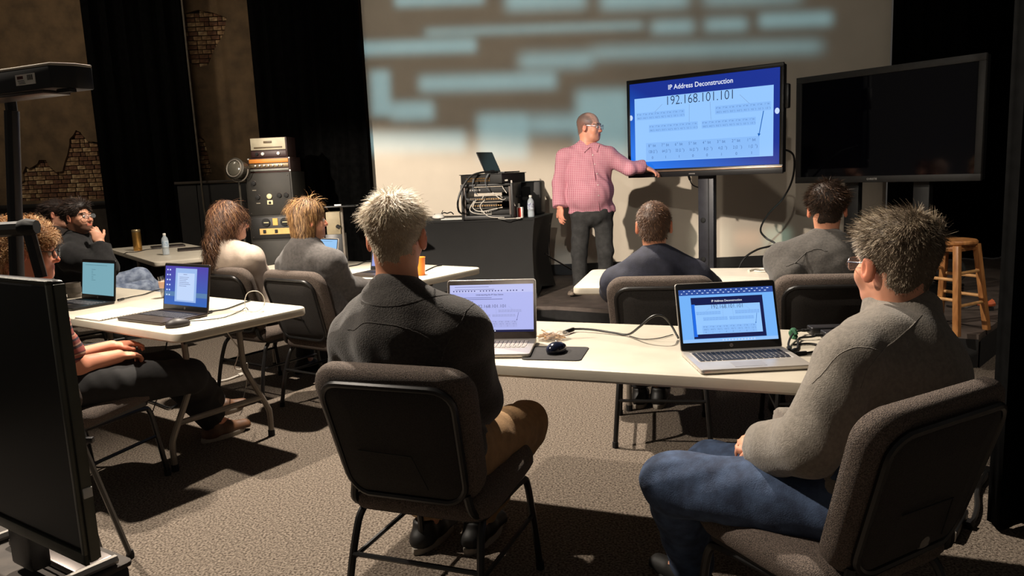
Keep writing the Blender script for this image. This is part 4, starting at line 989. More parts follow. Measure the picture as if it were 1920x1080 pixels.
# placket, buttons and collar points
P, F = g11.topPF; bv = BVHTree.FromPolygons([Vector(p) for p in P], [tuple(f) for f in F])
def on_shirt(x, y):
    o = Vector((0, 0, CAM_H))-sl; d = (Vector(SP(x, y))-o).normalized(); q, n, i, dd = bv.ray_cast(o, d); return q, n
pl = [on_shirt(x, y) for x, y in ((1108, 276), (1110, 295), (1114, 320), (1118, 350), (1122, 380), (1124, 396))]; pl = [p for p in pl if p[0] is not None]
m = MB(); m.tube([p+n*.001 for p, n in pl], .004, 5, flat=.6); m.obj('placket', pk, g11.topo)
for x, y in ((1111, 291), (1115, 308), (1119, 326), (1121, 347), (1122, 366)):
    p, n = on_shirt(x, y)
    if p is not None:
        m = MB(); m.lathe([(.0055, 0), (.0055, .003), (.003, .0035)], 10, Matrix.Translation(p+n*.003) @ n.to_track_quat('Z', 'Y').to_matrix().to_4x4()); m.obj('button', WHITE, g11.topo)
for a, b, c_ in (((1086, 270), (1096, 287), (1106, 276)), ((1124, 272), (1120, 286), (1109, 276))):
    hit = [on_shirt(*q) for q in (a, b, c_)]
    if all(h[0] is not None for h in hit):
        pts = [h[0]+h[1]*.010 for h in hit]; n = (pts[1]-pts[0]).cross(pts[2]-pts[0]).normalized()*.003
        m = MB(); m.add([p+n for p in pts]+[p-n for p in pts], [(0, 1, 2), (5, 4, 3), (0, 3, 4, 1), (1, 4, 5, 2), (2, 5, 3, 0)]); m.obj('collar_point', pk, g11.topo)
SNEAK = mat('grey_brown_sneaker', (132, 118, 104), .7, var=.4, vscale=34, rgb2=(72, 64, 58))
for q in (0, 1): shoe(g11.o, J2['ankle'][q], (.3, -.95) if q == 0 else (-.55, -.8), SNEAK, SOLE_DARK, floor=0.)
glasses(g11.o, H, hs, FRAME_CLEAR, r=.0022); eyes(g11.o, H, hs)
c = cap(H, hs, .004, hairline(.06, -.07, -.01), h=.007, noise=.001, nf=110, seed=33, tight=.002)
SH = [(84, 66, 56), (120, 98, 84), (150, 128, 112)]
kp = lambda h: (np.abs(h[:, 0]) > .045) | (h[:, 1] < -.03)
s1 = strands(*c, 3600, .009, .0018, flow_crown((0, -.04, .11)), .5, .3, SH, 34, H, keep=lambda h: kp(h) & (h[:, 2] < .10))
me = np_mesh('hair', s1[0], s1[1]); vcol(me, s1[2]); ho = link('hair', me, MATS['hair'], g11.o); ho['label'] = 'closely shaved greying hair'
# ------------------------------------------------------------------ pictures on the screens (flat, lit)
SW, SHH = 1.0, .5625
def slide_meshes():
    d = {}
    def quad(m, u0, v0, u1, v1, z): m.add([(u0-.5, v0*SHH-SHH/2, z), (u1-.5, v0*SHH-SHH/2, z), (u1-.5, v1*SHH-SHH/2, z), (u0-.5, v1*SHH-SHH/2, z)], [(0, 1, 2, 3)])
    def XY(u, v): return u-.5, v*SHH-SHH/2
    m = MB(); quad(m, .035, .09, .963, .825, .001); d['slide_panel'] = m.mesh('slide_panel', 0)
    m = MB(); put_text(m, 'IP Address Deconstruction', *XY(.498, .915), .043, .0014, sx=.92, bold=.008); d['title_lettering'] = m.mesh('title_lettering', 0)
    m = MB(); put_text(m, '192.168.101.101', *XY(.494, .765), .082, .002, sx=.86, bold=-.012); d['address_lettering'] = m.mesh('address_lettering', 0)
    cells = MB(); txt = MB(); ORD = ['8', '7', '6', '5', '4', '3', '2', '1']; SUF = ['th', 'th', 'th', 'th', 'th', 'rd', 'nd', 'st']; POW = ['128', '64', '32', '16', '8', '4', '2', '1']; BIT = '01100101'
    def tab(u0, u1, v0, v1, rows, s):
        quad(cells, u0, v0, u1, v1, .0014); w = (u1-u0)/8; hgt = (v1-v0)/rows
        for i in range(8):
            uc = u0+w*(i+.5)
            x, y = XY(uc, v1-hgt*.5); put_text(txt, ORD[i], x-s*.95, y, s, .002, sx=.8); put_text(txt, SUF[i], x-s*.42, y+s*.3, s*.5, .002, sx=.8); put_text(txt, 'bit', x+s*.55, y, s, .002, sx=.8)
            x, y = XY(uc, v1-hgt*1.5); put_text(txt, POW[i]+' (2', x-s*.25, y, s, .002, sx=.72); put_text(txt, str(7-i), x+s*.95, y+s*.3, s*.5, .002); put_text(txt, ')', x+s*1.3, y, s, .002)
            if rows == 3: x, y = XY(uc, v1-hgt*2.5); put_text(txt, BIT[i], x, y, s*.95, .002)
    for a in ((.048, .395, .575, .66), (.60, .948, .57, .66), (.139, .484, .426, .513), (.51, .857, .428, .511)): tab(*a, 2, .0135)
    tab(.115, .88, .098, .307, 3, .0255)
    for k in range(1, 3):
        v = .307-k*.0697; quad(cells, .115, v-.0012, .88, v+.0012, .0016)
    d['table_cells'] = cells.mesh('table_cells', 0); d['table_lettering'] = txt.mesh('table_lettering', 0)
    def line(m, a, b, w, z=.0022):
        a = Vector((*XY(*a), z)); b = Vector((*XY(*b), z)); t = (b-a).normalized(); n = Vector((-t.y, t.x, 0))*w/2; m.add([a-n, a+n, b+n, b-n], [(3, 2, 1, 0)])
    m = MB()
    for a, b in (((.239, .737), (.184, .657)), ((.427, .707), (.426, .514)), ((.566, .713), (.573, .517)), ((.758, .757), (.818, .655))): line(m, a, b, .0014)
    d['pointer_line'] = m.mesh('pointer_line', 0)
    m = MB(); line(m, (.904, .567), (.878, .325), .005); x, y = XY(.876, .309); m.add([(x-.001, y-.004, .0022), (x+.011, y+.012, .0022), (x-.008, y+.016, .0022)], [(0, 1, 2)]); d['arrow'] = m.mesh('arrow', 0)
    m = MB()
    for u, v in ((.006, .61), (.985, .555)):
        x, y = XY(u, v); m.add([(x+.014*math.cos(2*math.pi*k/14), y+.018*math.sin(2*math.pi*k/14), .0016) for k in range(14)], [tuple(range(14))])
    d['menu_button'] = m.mesh('menu_button', 0)
    return d
SL = slide_meshes()
SLM = {'slide_panel': screen_mat('slide_pale_blue', (150, 200, 255), 1.0), 'title_lettering': screen_mat('slide_white', (235, 242, 255), 1.0), 'address_lettering': screen_mat('slide_navy_text', (20, 32, 66), .8),
       'table_cells': screen_mat('slide_cell_blue', (138, 188, 249), 1.0), 'table_lettering': screen_mat('slide_blue_text', (70, 108, 170), .9), 'pointer_line': screen_mat('slide_line', (120, 140, 190), .8), 'arrow': screen_mat('slide_arrow', (22, 100, 190), .9), 'menu_button': screen_mat('slide_button', (200, 220, 255), 1.0)}
for k, me in SL.items(): me.materials.append(SLM[k])
def slide(parent, s, off=(0, 0, 0), skip=()):
    for k, me in SL.items():
        if k in skip: continue
        o = link(k, me, None, parent, off); o.scale = (s, s, 1)
        if k == 'table_lettering': o['kind'] = 'stuff'
def panel(name, w, h, z, material, parent, off=(0, 0)):
    m = MB(); a, b = off; m.add([(a-w/2, b-h/2, z), (a+w/2, b-h/2, z), (a+w/2, b+h/2, z), (a-w/2, b+h/2, z)], [(0, 1, 2, 3)]); return m.obj(name, material, parent, smooth=0)

# ------------------------------------------------------------------ the two big displays
def big_display(label, l, r, z0, z1, lit):
    l, r = Vector(l), Vector(r); W = (r-l).length; Hh = z1-z0; c = (l+r)/2; rz = math.atan2(r.y-l.y, r.x-l.x)
    t = thing('display', label, 'display', (c.x, c.y, STAGE), rz, 'big displays on floor stands')
    zc = (z0+z1)/2-STAGE
    bez = mat('display_bezel', (24, 24, 26), .35, var=.1, vscale=20) if lit else mat('display_frame_grey', (36, 35, 34), .55, var=.15, vscale=30)
    bt, bs, bb = (.035, .03, .075) if lit else (.055, .05, .055)
    m = MB(); m.slab(W-.01, Hh-.01, soft(.07, .008), .012, 3, TM((0, .085, zc), rx=R(90))); m.obj('housing', PLASTIC, t)
    # bezel bars
    for nm, cx, cz, sx, sz in (('bezel', 0, zc+Hh/2-bt/2, W, bt), ('bezel', 0, zc-Hh/2+bb/2, W, bb), ('bezel', -W/2+bs/2, zc+(bb-bt)/2, bs, Hh-bt-bb), ('bezel', W/2-bs/2, zc+(bb-bt)/2, bs, Hh-bt-bb)):
        m = MB(); m.box((cx, .005, cz), (sx, .03, sz)); m.obj(nm, bez, t, bev=.003)
    sw, sh_ = W-2*bs, Hh-bt-bb; sz = zc+(bb-bt)/2
    if lit:
        m = MB(); m.slab(sw, sh_, [(0, -.008), (0, 0)], .002, 1); s = m.obj('screen', screen_mat('slide_blue', (30, 120, 240), .95, (24, 50, 150), 'diag'), t, loc=(0, -.004, sz), rot=(R(90), 0, 0), smooth=0)
        slide(s, sw); s.scale = (1, sh_/(sw*SHH), 1)
        m = MB(); m.box((.05, -.013, zc-Hh/2+.055), (W*.93, .012, .014)); m.obj('speaker_strip', mat('bronze_strip', (150, 128, 108), .35, .7, var=.1, vscale=20), t, bev=.002)
        m = MB(); m.box((W/2+.018, .04, zc+.18), (.036, .06, .20)); m.obj('side_module', PLASTIC, t, bev=.012)
        m = MB(); m.box((0, 0, 0), (.06, .008, .001)); m.obj('maker_lettering', mat('pale_lettering', (120, 116, 112), .5, var=.05), t, loc=(-.08, -.0115, zc-Hh/2+.022), rot=(R(90), 0, 0), smooth=0)
        cm = mat('stand_grey', (44, 44, 50), .42, var=.15, vscale=14)
        m = MB(); m.box((0, .135, (z0-STAGE)/2+.12), (.15, .07, z0-STAGE+.22)); col_ = m.obj('column', cm, t, bev=.006)
        m = MB(); m.box((.028, .098, (z0-STAGE)/2), (.006, .006, z0-STAGE-.06)); m.obj('groove', RUBBER, col_)
        for k in (.62, .28):
            m = MB(); m.lathe([(.024, 0), (.024, .006), (.018, .010), (.006, .011)], 16, TM((-.025, .1, (z0-STAGE)*k), rx=R(90))); m.obj('cable_port', RUBBER, col_)
        m = MB(); m.slab(.95, .62, soft(.035, .008), .06, 5, TM((0, .1, .03))); m.obj('base', BLACKMETAL, t)
    else:
        m = MB(); m.slab(sw, sh_, [(0, -.008), (0, 0)], .002, 1); m.obj('screen', mat('dark_glass', (4, 4, 9), .06, spec=.6, var=.05, vscale=4), t, loc=(0, .002, sz), rot=(R(90), 0, 0), smooth=0)
        m = MB(); put_text(m, 'CHRISTIE', 0, 0, .022, bold=.01); m.obj('maker_lettering', mat('bright_lettering', (190, 188, 184), .4, var=.05), t, loc=(-.06, -.0115, zc-Hh/2+.028), rot=(R(90), 0, 0), smooth=0)
        for x in (-.30, .30):
            m = MB(); m.box((x, .13, (z0-STAGE)/2+.1), (.13, .07, z0-STAGE+.2)); m.obj('column', mat('stand_charcoal', (30, 30, 30), .5, var=.2, vscale=14), t, bev=.006)
        m = MB(); m.box((0, .14, .30), (.5, .05, .12)); m.obj('cross_brace', BLACKMETAL, t, bev=.006)
        m = MB(); m.slab(1.1, .62, soft(.04, .008), .06, 5, TM((0, .1, .03))); m.obj('base', BLACKMETAL, t)
    for x in (-.4, .4):
        for y in (-.12, .32):
            m = MB(); m.lathe([(.028, 0), (.03, .01), (.03, .03), (.01, .032)], 12, TM((x, y, 0))); m.obj('caster', RUBBER, t)
    return t
D1 = big_display('lit interactive display showing the IP address slide on a wheeled stand', (1.16, 7.38, 0), (2.30, 6.45, 0), 1.285, 2.185, True)
D2 = big_display('large dark switched-off display on a two-post stand at the right', (2.65, 7.10, 0), (3.58, 5.83, 0), 1.175, 2.115, False)
def cable(label, pts, r=.006, material=None, n=6, ends=(1, 1), name='cable'):
    P = [Vector(p) for p in pts]; o = Vector((P[0].x, P[0].y, min(p.z for p in P)-r))
    t = thing(name, label, 'cable', o); m = MB(); sp = spline([p-o for p in P], n); m.tube(sp, r, 6); m.obj('run', material or CABLE, t)
    for k, e in enumerate(ends):
        if e:
            a, b = (sp[0], sp[1]) if k == 0 else (sp[-1], sp[-2]); d = (a-b).normalized(); m = MB(); m.tube([a-d*.03*e, a+d*.01*e], max(r*1.9, .005), 6); m.obj('plug', PLASTIC if (material or CABLE) is CABLE else material, t)
    return t
cable('black cable looping down from the right side of the lit display', [U(1466, 278, Y=6.55), U(1488, 292, Y=6.75), U(1486, 335, Y=6.95), U(1468, 372, Y=7.1), U(1440, 402, Y=7.1), U(1426, 430, Y=7.05), U(1436, 446, Y=6.95), U(1453, 458, Y=6.9), U(1420, 468, Y=6.85), U(1395, 485, Y=6.8), U(1384, 510, Y=6.8), U(1380, 560, Y=6.8), U(1376, 577, .23)], .009)
cable('short black lead with a white tag hanging under the lit display', [U(1292, 332, Y=7.0), U(1298, 346, Y=7.03), U(1312, 352, Y=7.05), U(1326, 351, Y=7.02)], .006)

# ------------------------------------------------------------------ laptops and desk things
KEYM = mat('black_keys', (26, 26, 34), .5, var=.1, vscale=60); KEYS = mat('silver_keys', (168, 160, 152), .45, .3, var=.06, vscale=60)
def laptop(label, loc, rz, w=.36, d=.245, lid_h=.225, tilt=18, body=None, bezel=None, keym=None, content=None, keys='parts', base_z=.7405, screen=None):
    t = thing('laptop', label, 'laptop', (loc[0], loc[1], base_z), rz, 'open laptops on the tables'); body = body or SILVER; bezel = bezel or PLASTIC
    m = MB(); m.slab(w, d, [(.006, 0), (.001, .003), (0, .008), (0, .013), (.0015, .0155), (.004, .016)], .012, 4); b = m.obj('base', body, t)
    m = MB(); m.slab(w-.004, d-.004, [(.004, -.0005), (0, .0035)], .012, 4); m.obj('underside', PLASTIC, b)
    m = MB(); m.slab(.105, .06, [(0, .0158), (0, .0166)], .004, 3, TM((-.012, -d*.31, 0))); m.obj('touchpad', mat('touchpad_grey', (150, 148, 150), .4, .2, var=.04, vscale=30) if body is SILVER else DARKSILVER, b)
    for x, y in ((-w/2+.03, -d/2+.03), (w/2-.03, -d/2+.03), (-w/2+.03, d/2-.03), (w/2-.03, d/2-.03)):
        m = MB(); m.lathe([(.006, -.0005), (.006, .002)], 8, TM((x, y, 0))); m.obj('rubber_foot', RUBBER, b)
    keym = keym or KEYM; kw = w*.86; kd = d*.44; ky = d*.115
    m = MB(); m.slab(kw+.008, kd+.008, [(0, .0155), (0, .0163)], .004, 3, TM((0, ky, 0))); kb = m.obj('keyboard', bezel if keym is KEYM and body is not SILVER else (body if keym is KEYS else mat('key_gaps', (170, 165, 160), .5, var=.05)), t)
    ncol, nrow = 19, 6; me = {}; joined = MB()
    for r_ in range(nrow):
        x = -kw/2; ph = kd/nrow; y = ky-kd/2+ph*(r_+.5); c = 0
        while x < kw/2-.004:
            k = 1. if r_ not in (0,) else (5. if c == 4 else 1.15)
            if r_ == 0 and c == 4: k = 5.
            ww = min(kw/ncol*k, kw/2-x)
            if keys == 'parts':
                key = round(ww, 4)
                if key not in me: q = MB(); q.slab(ww-.0025, ph-.0028, [(0, 0), (.0, .0012), (.0008, .002)], .0018, 2); me[key] = q.mesh('key', 40); me[key].materials.append(keym)
                link('key', me[key], None, kb, (x+ww/2, y, .0163))
            else: joined.box((x+ww/2, y, .0172), (ww-.003, ph-.003, .0018))
            x += ww; c += 1
    if keys != 'parts': j = joined.obj('keys', keym, kb, smooth=0); j['kind'] = 'stuff'
    th = R(90-tilt); M = TM((0, d/2-.004, .012), rx=th)
    m = MB(); m.slab(w, lid_h, [(.003, -.007), (0, -.005), (0, -.001), (.001, 0)], .010, 4, TM((0, lid_h/2, 0))); lid = m.obj('lid', body, t); lid.matrix_local = M
    m = MB(); m.slab(w-.006, lid_h-.006, [(0, -.0005), (0, .0012), (.001, .0016)], .008, 4, TM((0, lid_h/2, 0))); m.obj('lid_bezel', bezel, lid)
    m = MB(); m.tube([(-w*.42, .0, -.002), (w*.42, .0, -.002)], .006, 8); m.obj('hinge', PLASTIC, lid)
    m = MB(); m.lathe([(.0065, .0016), (.0065, .0022), (.0055, .0024)], 14, TM((0, .017, 0))); m.obj('badge', mat('badge_grey', (140, 138, 136), .3, .6, var=.05) if content != 'doc' else WHITE, lid)
    m = MB(); put_text(m, 'hp', 0, .017, .008, .0028); m.obj('badge_lettering', PLASTIC, lid, smooth=0)
    m = MB(); m.lathe([(.002, .0016), (.002, .0021), (.001, .0022)], 8, TM((0, lid_h-.007, 0))); m.obj('webcam', RUBBER, lid)
    sw = w-.022; sh_ = sw*SHH; sy = .031+sh_/2
    if sy+sh_/2 > lid_h-.008: sh_ = lid_h-.008-.031; sy = .031+sh_/2
    m = MB(); m.slab(sw, sh_, [(0, .0012), (0, .0019)], .001, 1); s = m.obj('screen', screen, t, smooth=0); s.matrix_local = M @ Matrix.Translation((0, sy, 0))
    content_fn = CONTENT.get(content)
    if content_fn: content_fn(s, sw, sh_)
    return t
def lines(m, x, y, w, n, dy, z, hgt, rnd=.3):
    for i in range(n):
        q = w*(1-random.random()*rnd); m.add([(x, y-i*dy, z), (x+q, y-i*dy, z), (x+q, y-i*dy+hgt, z), (x, y-i*dy+hgt, z)], [(0, 1, 2, 3)])
def c_doc(s, w, h):
    panel('toolbar', w, h*.17, .0024, screen_mat('ribbon_lilac', (196, 200, 248), .95), s, (0, h*.415)); panel('taskbar', w, h*.045, .0026, screen_mat('taskbar_navy', (30, 34, 78), .8), s, (0, -h*.4775))
    ink = screen_mat('document_ink', (88, 92, 150), .7); m = MB(); lines(m, -w*.36, h*.22, w*.66, 2, h*.035, .003, h*.009, .5); lines(m, -w*.36, h*.14, w*.16, 1, .1, .003, h*.010)
    for i in range(2): lines(m, -w*.44, h*(.45-.055*i), w*.5, 1, .1, .003, h*.008, .2)
    for i in range(24):
        if random.random() < .8: m.add([(-w*.46+i*w*.036, h*.355, .003), (-w*.445+i*w*.036, h*.355, .003), (-w*.445+i*w*.036, h*.38, .003), (-w*.46+i*w*.036, h*.38, .003)], [(0, 1, 2, 3)])
    m.obj('document_lines', ink, s, smooth=0)
    m = MB(); put_text(m, 'Understanding the IP Class Subnet', -w*.02, h*.285, h*.042, .003, bold=.01); m.obj('heading_lettering', screen_mat('document_heading', (50, 52, 92), .6), s, smooth=0)
    for k in ('address_lettering', 'table_cells', 'table_lettering', 'pointer_line', 'arrow'):
        o = link(k, SL[k], None, s, (0, -h*.135, .001)); o.scale = (w*.80, w*.66, 1)
        if k == 'table_lettering': o['kind'] = 'stuff'
        if k in ('table_cells', 'arrow', 'table_lettering'):
            o.data = SL[k].copy(); o.data.materials[0] = {'table_cells': screen_mat('document_cell', (176, 182, 236), .95), 'arrow': ink, 'table_lettering': ink}[k]
    m = MB()
    for i in range(9): m.box((-w*.24+i*w*.035, -h*.4775, .003), (w*.012, h*.022, .0003))
    m.obj('taskbar_icons', SLM['title_lettering'], s, smooth=0)
def c_web(s, w, h):
    panel('browser_bar', w, h*.11, .0024, screen_mat('browser_blue', (52, 86, 170), .8), s, (0, h*.445)); panel('taskbar', w, h*.06, .0024, screen_mat('taskbar_pale', (150, 196, 250), 1.), s, (0, -h*.47))
    m = MB()
    for i in range(34): m.box((-w*.47+i*w*.0277, h*(.47 if i % 2 else .425), .003), (w*.012*(1+random.random()), h*.014, .0003))
    for i in range(11): m.box((-w*.08+i*w*.033, -h*.47, .003), (w*.014, h*.026, .0003))
    m.obj('toolbar_icons', SLM['menu_button'], s, smooth=0)
    k = .76; panel('slide_field', w*k, w*k*SHH*1.02, .0026, screen_mat('slide_field_navy', (20, 30, 84), .8), s, (-.0, -h*.045)); slide(s, w*k*.98, (0, -h*.045, .002), ('menu_button',))
    panel('slide_edge', w*k*.05, w*k*SHH*.8, .0028, screen_mat('slide_edge_blue', (30, 110, 235), .95), s, (-w*k*.472, -h*.09))
def c_desk(s, w, h):
    panel('window', w*.50, h*.86, .0024, screen_mat('window_pale', (158, 190, 240), .95), s, (0, h*.02)); panel('page', w*.40, h*.70, .0028, screen_mat('page_white', (192, 214, 250), 1.), s, (0, -h*.02))
    m = MB(); lines(m, -w*.15, h*.22, w*.3, 6, h*.045, .0034, h*.008, .6); lines(m, -w*.06, h*.29, w*.12, 1, .1, .0034, h*.01)
    m.obj('document_lines', screen_mat('document_ink', (88, 92, 150), .7), s, smooth=0); m = MB()
    for i in range(6):
        for j in range(2): m.box((-w*.44+j*w*.06, h*(.40-i*.13), .003), (w*.03, h*.035, .0003))
    m.obj('desktop_icons', SLM['menu_button'], s, smooth=0)
    panel('horizon_band', w, h*.12, .0022, screen_mat('wallpaper_band', (96, 140, 190), .8), s, (0, -h*.22))
def c_note(s, w, h):
    m = MB(); lines(m, -w*.40, h*.42, w*.75, 1, .1, .0026, h*.008, .1)
    for i in range(7): lines(m, -w*.20, h*(.28-i*.055), w*(.06 if i % 3 else .16), 1, .1, .0026, h*.009)
    m.obj('document_lines', screen_mat('note_ink', (70, 110, 130), .7), s, smooth=0)
CONTENT = dict(doc=c_doc, web=c_web, desk=c_desk, note=c_note)
def mid(*p): return sum((Vector(q) for q in p), Vector())/len(p)
laptop('silver laptop with a lilac document page, in front of the white-haired man', (-.105, 2.83), R(-8), .355, .255, .238, 12, SILVER, DARKSILVER, KEYS, 'doc', screen=screen_mat('doc_lilac', (182, 188, 246), .95))
laptop('silver laptop mirroring the blue slide, in front of the grey-haired man in jeans', (.765, 2.495), R(1.5), .36, .262, .245, 20, SILVER, PLASTIC, KEYM, 'web', screen=screen_mat('web_blue', (120, 184, 255), .95))
laptop('laptop showing a desktop wallpaper and a document window, beside the spiral notebook', (-1.785, 3.85), R(-33), .385, .262, .25, 10, DARKSILVER, PLASTIC, KEYM, 'desk', screen=screen_mat('wallpaper_blue', (50, 110, 200), .85, (84, 70, 180)))
laptop('black laptop with a plain teal document, beside the dark cup', (-2.53, 4.41), R(-33), .36, .25, .24, 8, PLASTIC, PLASTIC, KEYM, 'note', screen=screen_mat('note_teal', (126, 176, 190), .9))
laptop('laptop with a pale blue screen in front of the long-haired blond man', (-1.49, 5.60), R(-35.6), .34, .24, .22, 12, SILVER, PLASTIC, KEYM, 'note', 'joined', screen=screen_mat('pale_sky', (150, 200, 246), .95))
laptop('dark laptop half hidden behind the white-haired man, beside the orange cup', (-.90, 5.20), R(-28), .34, .24, .22, 14, DARKSILVER, PLASTIC, KEYM, 'note', 'joined', screen=screen_mat('pale_lilac_screen', (150, 164, 232), .9))
def mouse(label, loc, rz, material, z=.7405, s=1., wheel=None, logo=None):
    t = thing('computer_mouse', label, 'mouse', (loc[0], loc[1], z), rz, 'computer mice'); P, F = solid([el((0, 0, .012), (.030*s, .052*s, .024*s), None, .01, [((0, 0, .0005), (0, 0, -1))]), el((0, -.012, .010), (.031*s, .036*s, .028*s), None, .015, [((0, 0, .0005), (0, 0, -1))])], .0035, pad=.01)
    link('shell', np_mesh('shell', P, F), material, t); m = MB(); m.lathe([(.006*s, -.003), (.008*s, 0), (.006*s, .003)], 12, TM((0, .03*s, .026*s), ry=R(90))); m.obj('wheel', wheel or RUBBER, t)
    if logo: m = MB(); put_text(m, logo, 0, 0, .011); m.obj('maker_lettering', WHITE, t, loc=(0, -.028*s, .0325*s), rot=(R(28), 0, 0), smooth=0)
    return t
m = MB(); m.slab(.215, .205, soft(.003, .001, 2), .018, 4); t = thing('mouse_pad', 'dark grey mouse pad on the nearest table', 'mouse pad', (.15, 2.73, .7405), R(-15)); m.obj('pad', mat('mouse_pad_cloth', (44, 42, 42), .9, var=.15, vscale=90), t); m = MB(); m.slab(.21, .20, [(0, -.0004), (0, .0006)], .016, 4); m.obj('rubber_backing', RUBBER, t)
mouse('glossy black and blue mouse on the mouse pad', (.155, 2.74), R(-35), mat('glossy_blue_black', (16, 22, 40), .16, var=.2, vscale=10), .7445, .95, logo='logitech')
mouse('matt black mouse at the corner of the left table', (-1.60, 3.60), R(-50), mat('matt_mouse', (44, 40, 40), .5, var=.1, vscale=40), 1.*.7405, 1.1)
# bag of wooden sticks
t = thing('snack_bag', 'small clear bag of pale wooden sticks behind the mouse pad', 'bag', (.155, 2.965, .7405), R(10))
STICK = mat('pale_wood_stick', (214, 170, 116), .7, var=.15, vscale=30); sm = MB(); sm.tube([(0, -.028, 0), (0, .028, 0)], .0022, 5); sm = sm.mesh('stick'); sm.materials.append(STICK)
for i in range(34): link('stick', sm, None, t, (random.gauss(0, .016), random.gauss(0, .010), .006+abs(random.gauss(0, .009))), (random.gauss(0, .25), 0, random.gauss(1.2, .5)))
P, F = solid([el((0, 0, .014), (.062, .044, .026), None, .02, [((0, 0, .001), (0, 0, -1))])], .006, post=lambda D, X, Y, Z: D+.004*wob(X, Y, Z, 91, 160)); link('film', np_mesh('film', P, F), mat('clear_film', (235, 235, 235), .12, alpha=.28, spec=.8), t)
cable('black video cable with a plug arching from the bag to the slide laptop', [U(1062, 622, .752), U(1078, 617, .752), U(1110, 618, .752), U(1150, 624, .748), U(1178, 627, .75), U(1200, 612, .80), U(1222, 594, .84), U(1240, 592, .84), U(1256, 606, .80), U(1272, 634, .752)], .0045, ends=(1.8, 0))
cable('thin black mouse lead lying on the nearest table', [U(1180, 630, .744), U(1205, 636, .744), U(1235, 634, .744), U(1262, 627, .744)], .0018, ends=(0, 0))
def adapter(label, c, rz, z):
    t = thing('power_adapter', label, 'adapter', (c[0], c[1], z), rz, 'black power adapters'); m = MB(); m.slab(.145, .062, soft(.030, .004), .008, 3); m.obj('brick', mat('adapter_black', (20, 20, 24), .4, var=.1, vscale=40), t); m = MB(); m.tube([(-.0725, 0, .015), (-.10, 0, .015)], .006, 6); m.obj('strain_relief', RUBBER, t)
adapter('black power adapter farther from the edge, next to the green cable tie', (1.20, 2.86), R(-4), .7405); adapter('black power adapter nearer the grey fleece sleeve', (1.215, 2.77), R(-4), .7405)
t = thing('cable_tie', 'green hook-and-loop tie bundling the laptop leads', 'cable tie', (1.045, 2.80, .7405), R(20)); m = MB(); m.tube(spline([(0, -.014, .018), (0, 0, .034), (0, .014, .018), (0, 0, .004), (0, -.013, .014)], 5), .008, 6, flat=1.2); m.obj('strap', mat('green_webbing', (44, 92, 66), .9, var=.2, vscale=60), t); m = MB(); m.box((0, .018, .02), (.014, .006, .012)); m.obj('tab', MATS['green_webbing'], t, bev=.002)
for k, (lab, pts) in enumerate((('upper black lead from the slide laptop to the green tie', [(.955, 2.60, .75), (.99, 2.70, .752), (1.045, 2.80, .762), (1.10, 2.86, .757), (1.118, 2.862, .757)]), ('lower black lead from the green tie to the adapters', [(.96, 2.58, .748), (1.0, 2.64, .746), (1.05, 2.76, .75), (1.10, 2.77, .752), (1.125, 2.775, .755)]), ('black lead curling at the slide laptop corner', [(.965, 2.55, .747), (1.02, 2.57, .745), (1.09, 2.62, .745), (1.07, 2.69, .745), (1.0, 2.69, .745)]))): cable(lab, pts, .004, ends=(1.2, 0))
# left table
t = thing('spiral_notebook', 'open white spiral notebook beside the wallpaper laptop', 'notebook', (-2.12, 4.03, .7405), R(-33)); m = MB(); m.slab(.235, .30, soft(.008, .001, 1), .004, 2); m.obj('pages', PAPER, t); m = MB(); m.slab(.237, .302, [(0, -.0004), (0, .0012)], .004, 2); m.obj('cover', DARKSILVER, t)
for i in range(18):
    m = MB(); m.tube([(.117+.007*math.cos(a), -.136+i*.016, .006+.006*math.sin(a)) for a in [2*math.pi*k/8 for k in range(8)]], .001, 4, closed=True); m.obj('coil', PLASTIC, t)
t = thing('cup', 'dark grey cup behind the teal-screen laptop', 'cup', (*U(140, 556, .745).xy, .7405)); m = MB(); m.lathe([(.036, 0), (.038, .002), (.042, .085), (.043, .092), (.040, .092), (.036, .01), (.005, .008)], 24); m.obj('body', mat('dark_cup', (96, 88, 80), .6, var=.1, vscale=20), t); m = MB(); m.lathe([(.0425, .030), (.0432, .034), (.0434, .06), (.0436, .064)], 24); m.obj('sleeve', mat('cup_band', (80, 73, 66), .7, var=.1), t)
t = thing('drinking_glass', 'clear tapered plastic cup with a label, behind the wallpaper laptop', 'cup', (*U(312, 556, .745).xy, .7405)); m = MB(); m.lathe([(.026, 0), (.028, .004), (.037, .125), (.0385, .127), (.0365, .127), (.026, .006), (.004, .005)], 20); m.obj('body', GLASS, t); m = MB(); m.lathe([(.0335, .06), (.0365, .098)], 20); m.obj('label_band', mat('pink_label', (206, 168, 144), .7, var=.05), t)
cable('black power lead running from the teal-screen laptop across the left table', [U(224, 562, .75), U(245, 557, .746), U(270, 552, .746), U(290, 545, .746), U(318, 540, .746)], .0035, ends=(1.5, 0))
cable('black lead from the wallpaper laptop over the table corner', [U(388, 586, .75), U(402, 583, .746), U(425, 579, .746), U(450, 570, .746), U(470, 563, .746)], .004, ends=(1.5, 0))
cable('thin mouse lead looping off the left table towards the floor', [U(352, 602, .75), U(385, 600, .746), U(420, 595, .746), U(448, 585, .746), U(462, 577, .75), U(470, 592, .72), U(485, 600, .7), U(497, 608, .62), U(497, 640, .5)], .0022, material=CABLE, ends=(0, 0))
cable('grey looped lead standing up at the far end of the left table', [U(462, 586, .745), U(459, 565, .80), U(465, 549, .845), U(482, 546, .855), U(494, 556, .82), U(495, 572, .77), U(480, 584, .746), U(450, 582, .745), U(420, 595, .744)], .0022, material=WHITECABLE, ends=(0, 0))
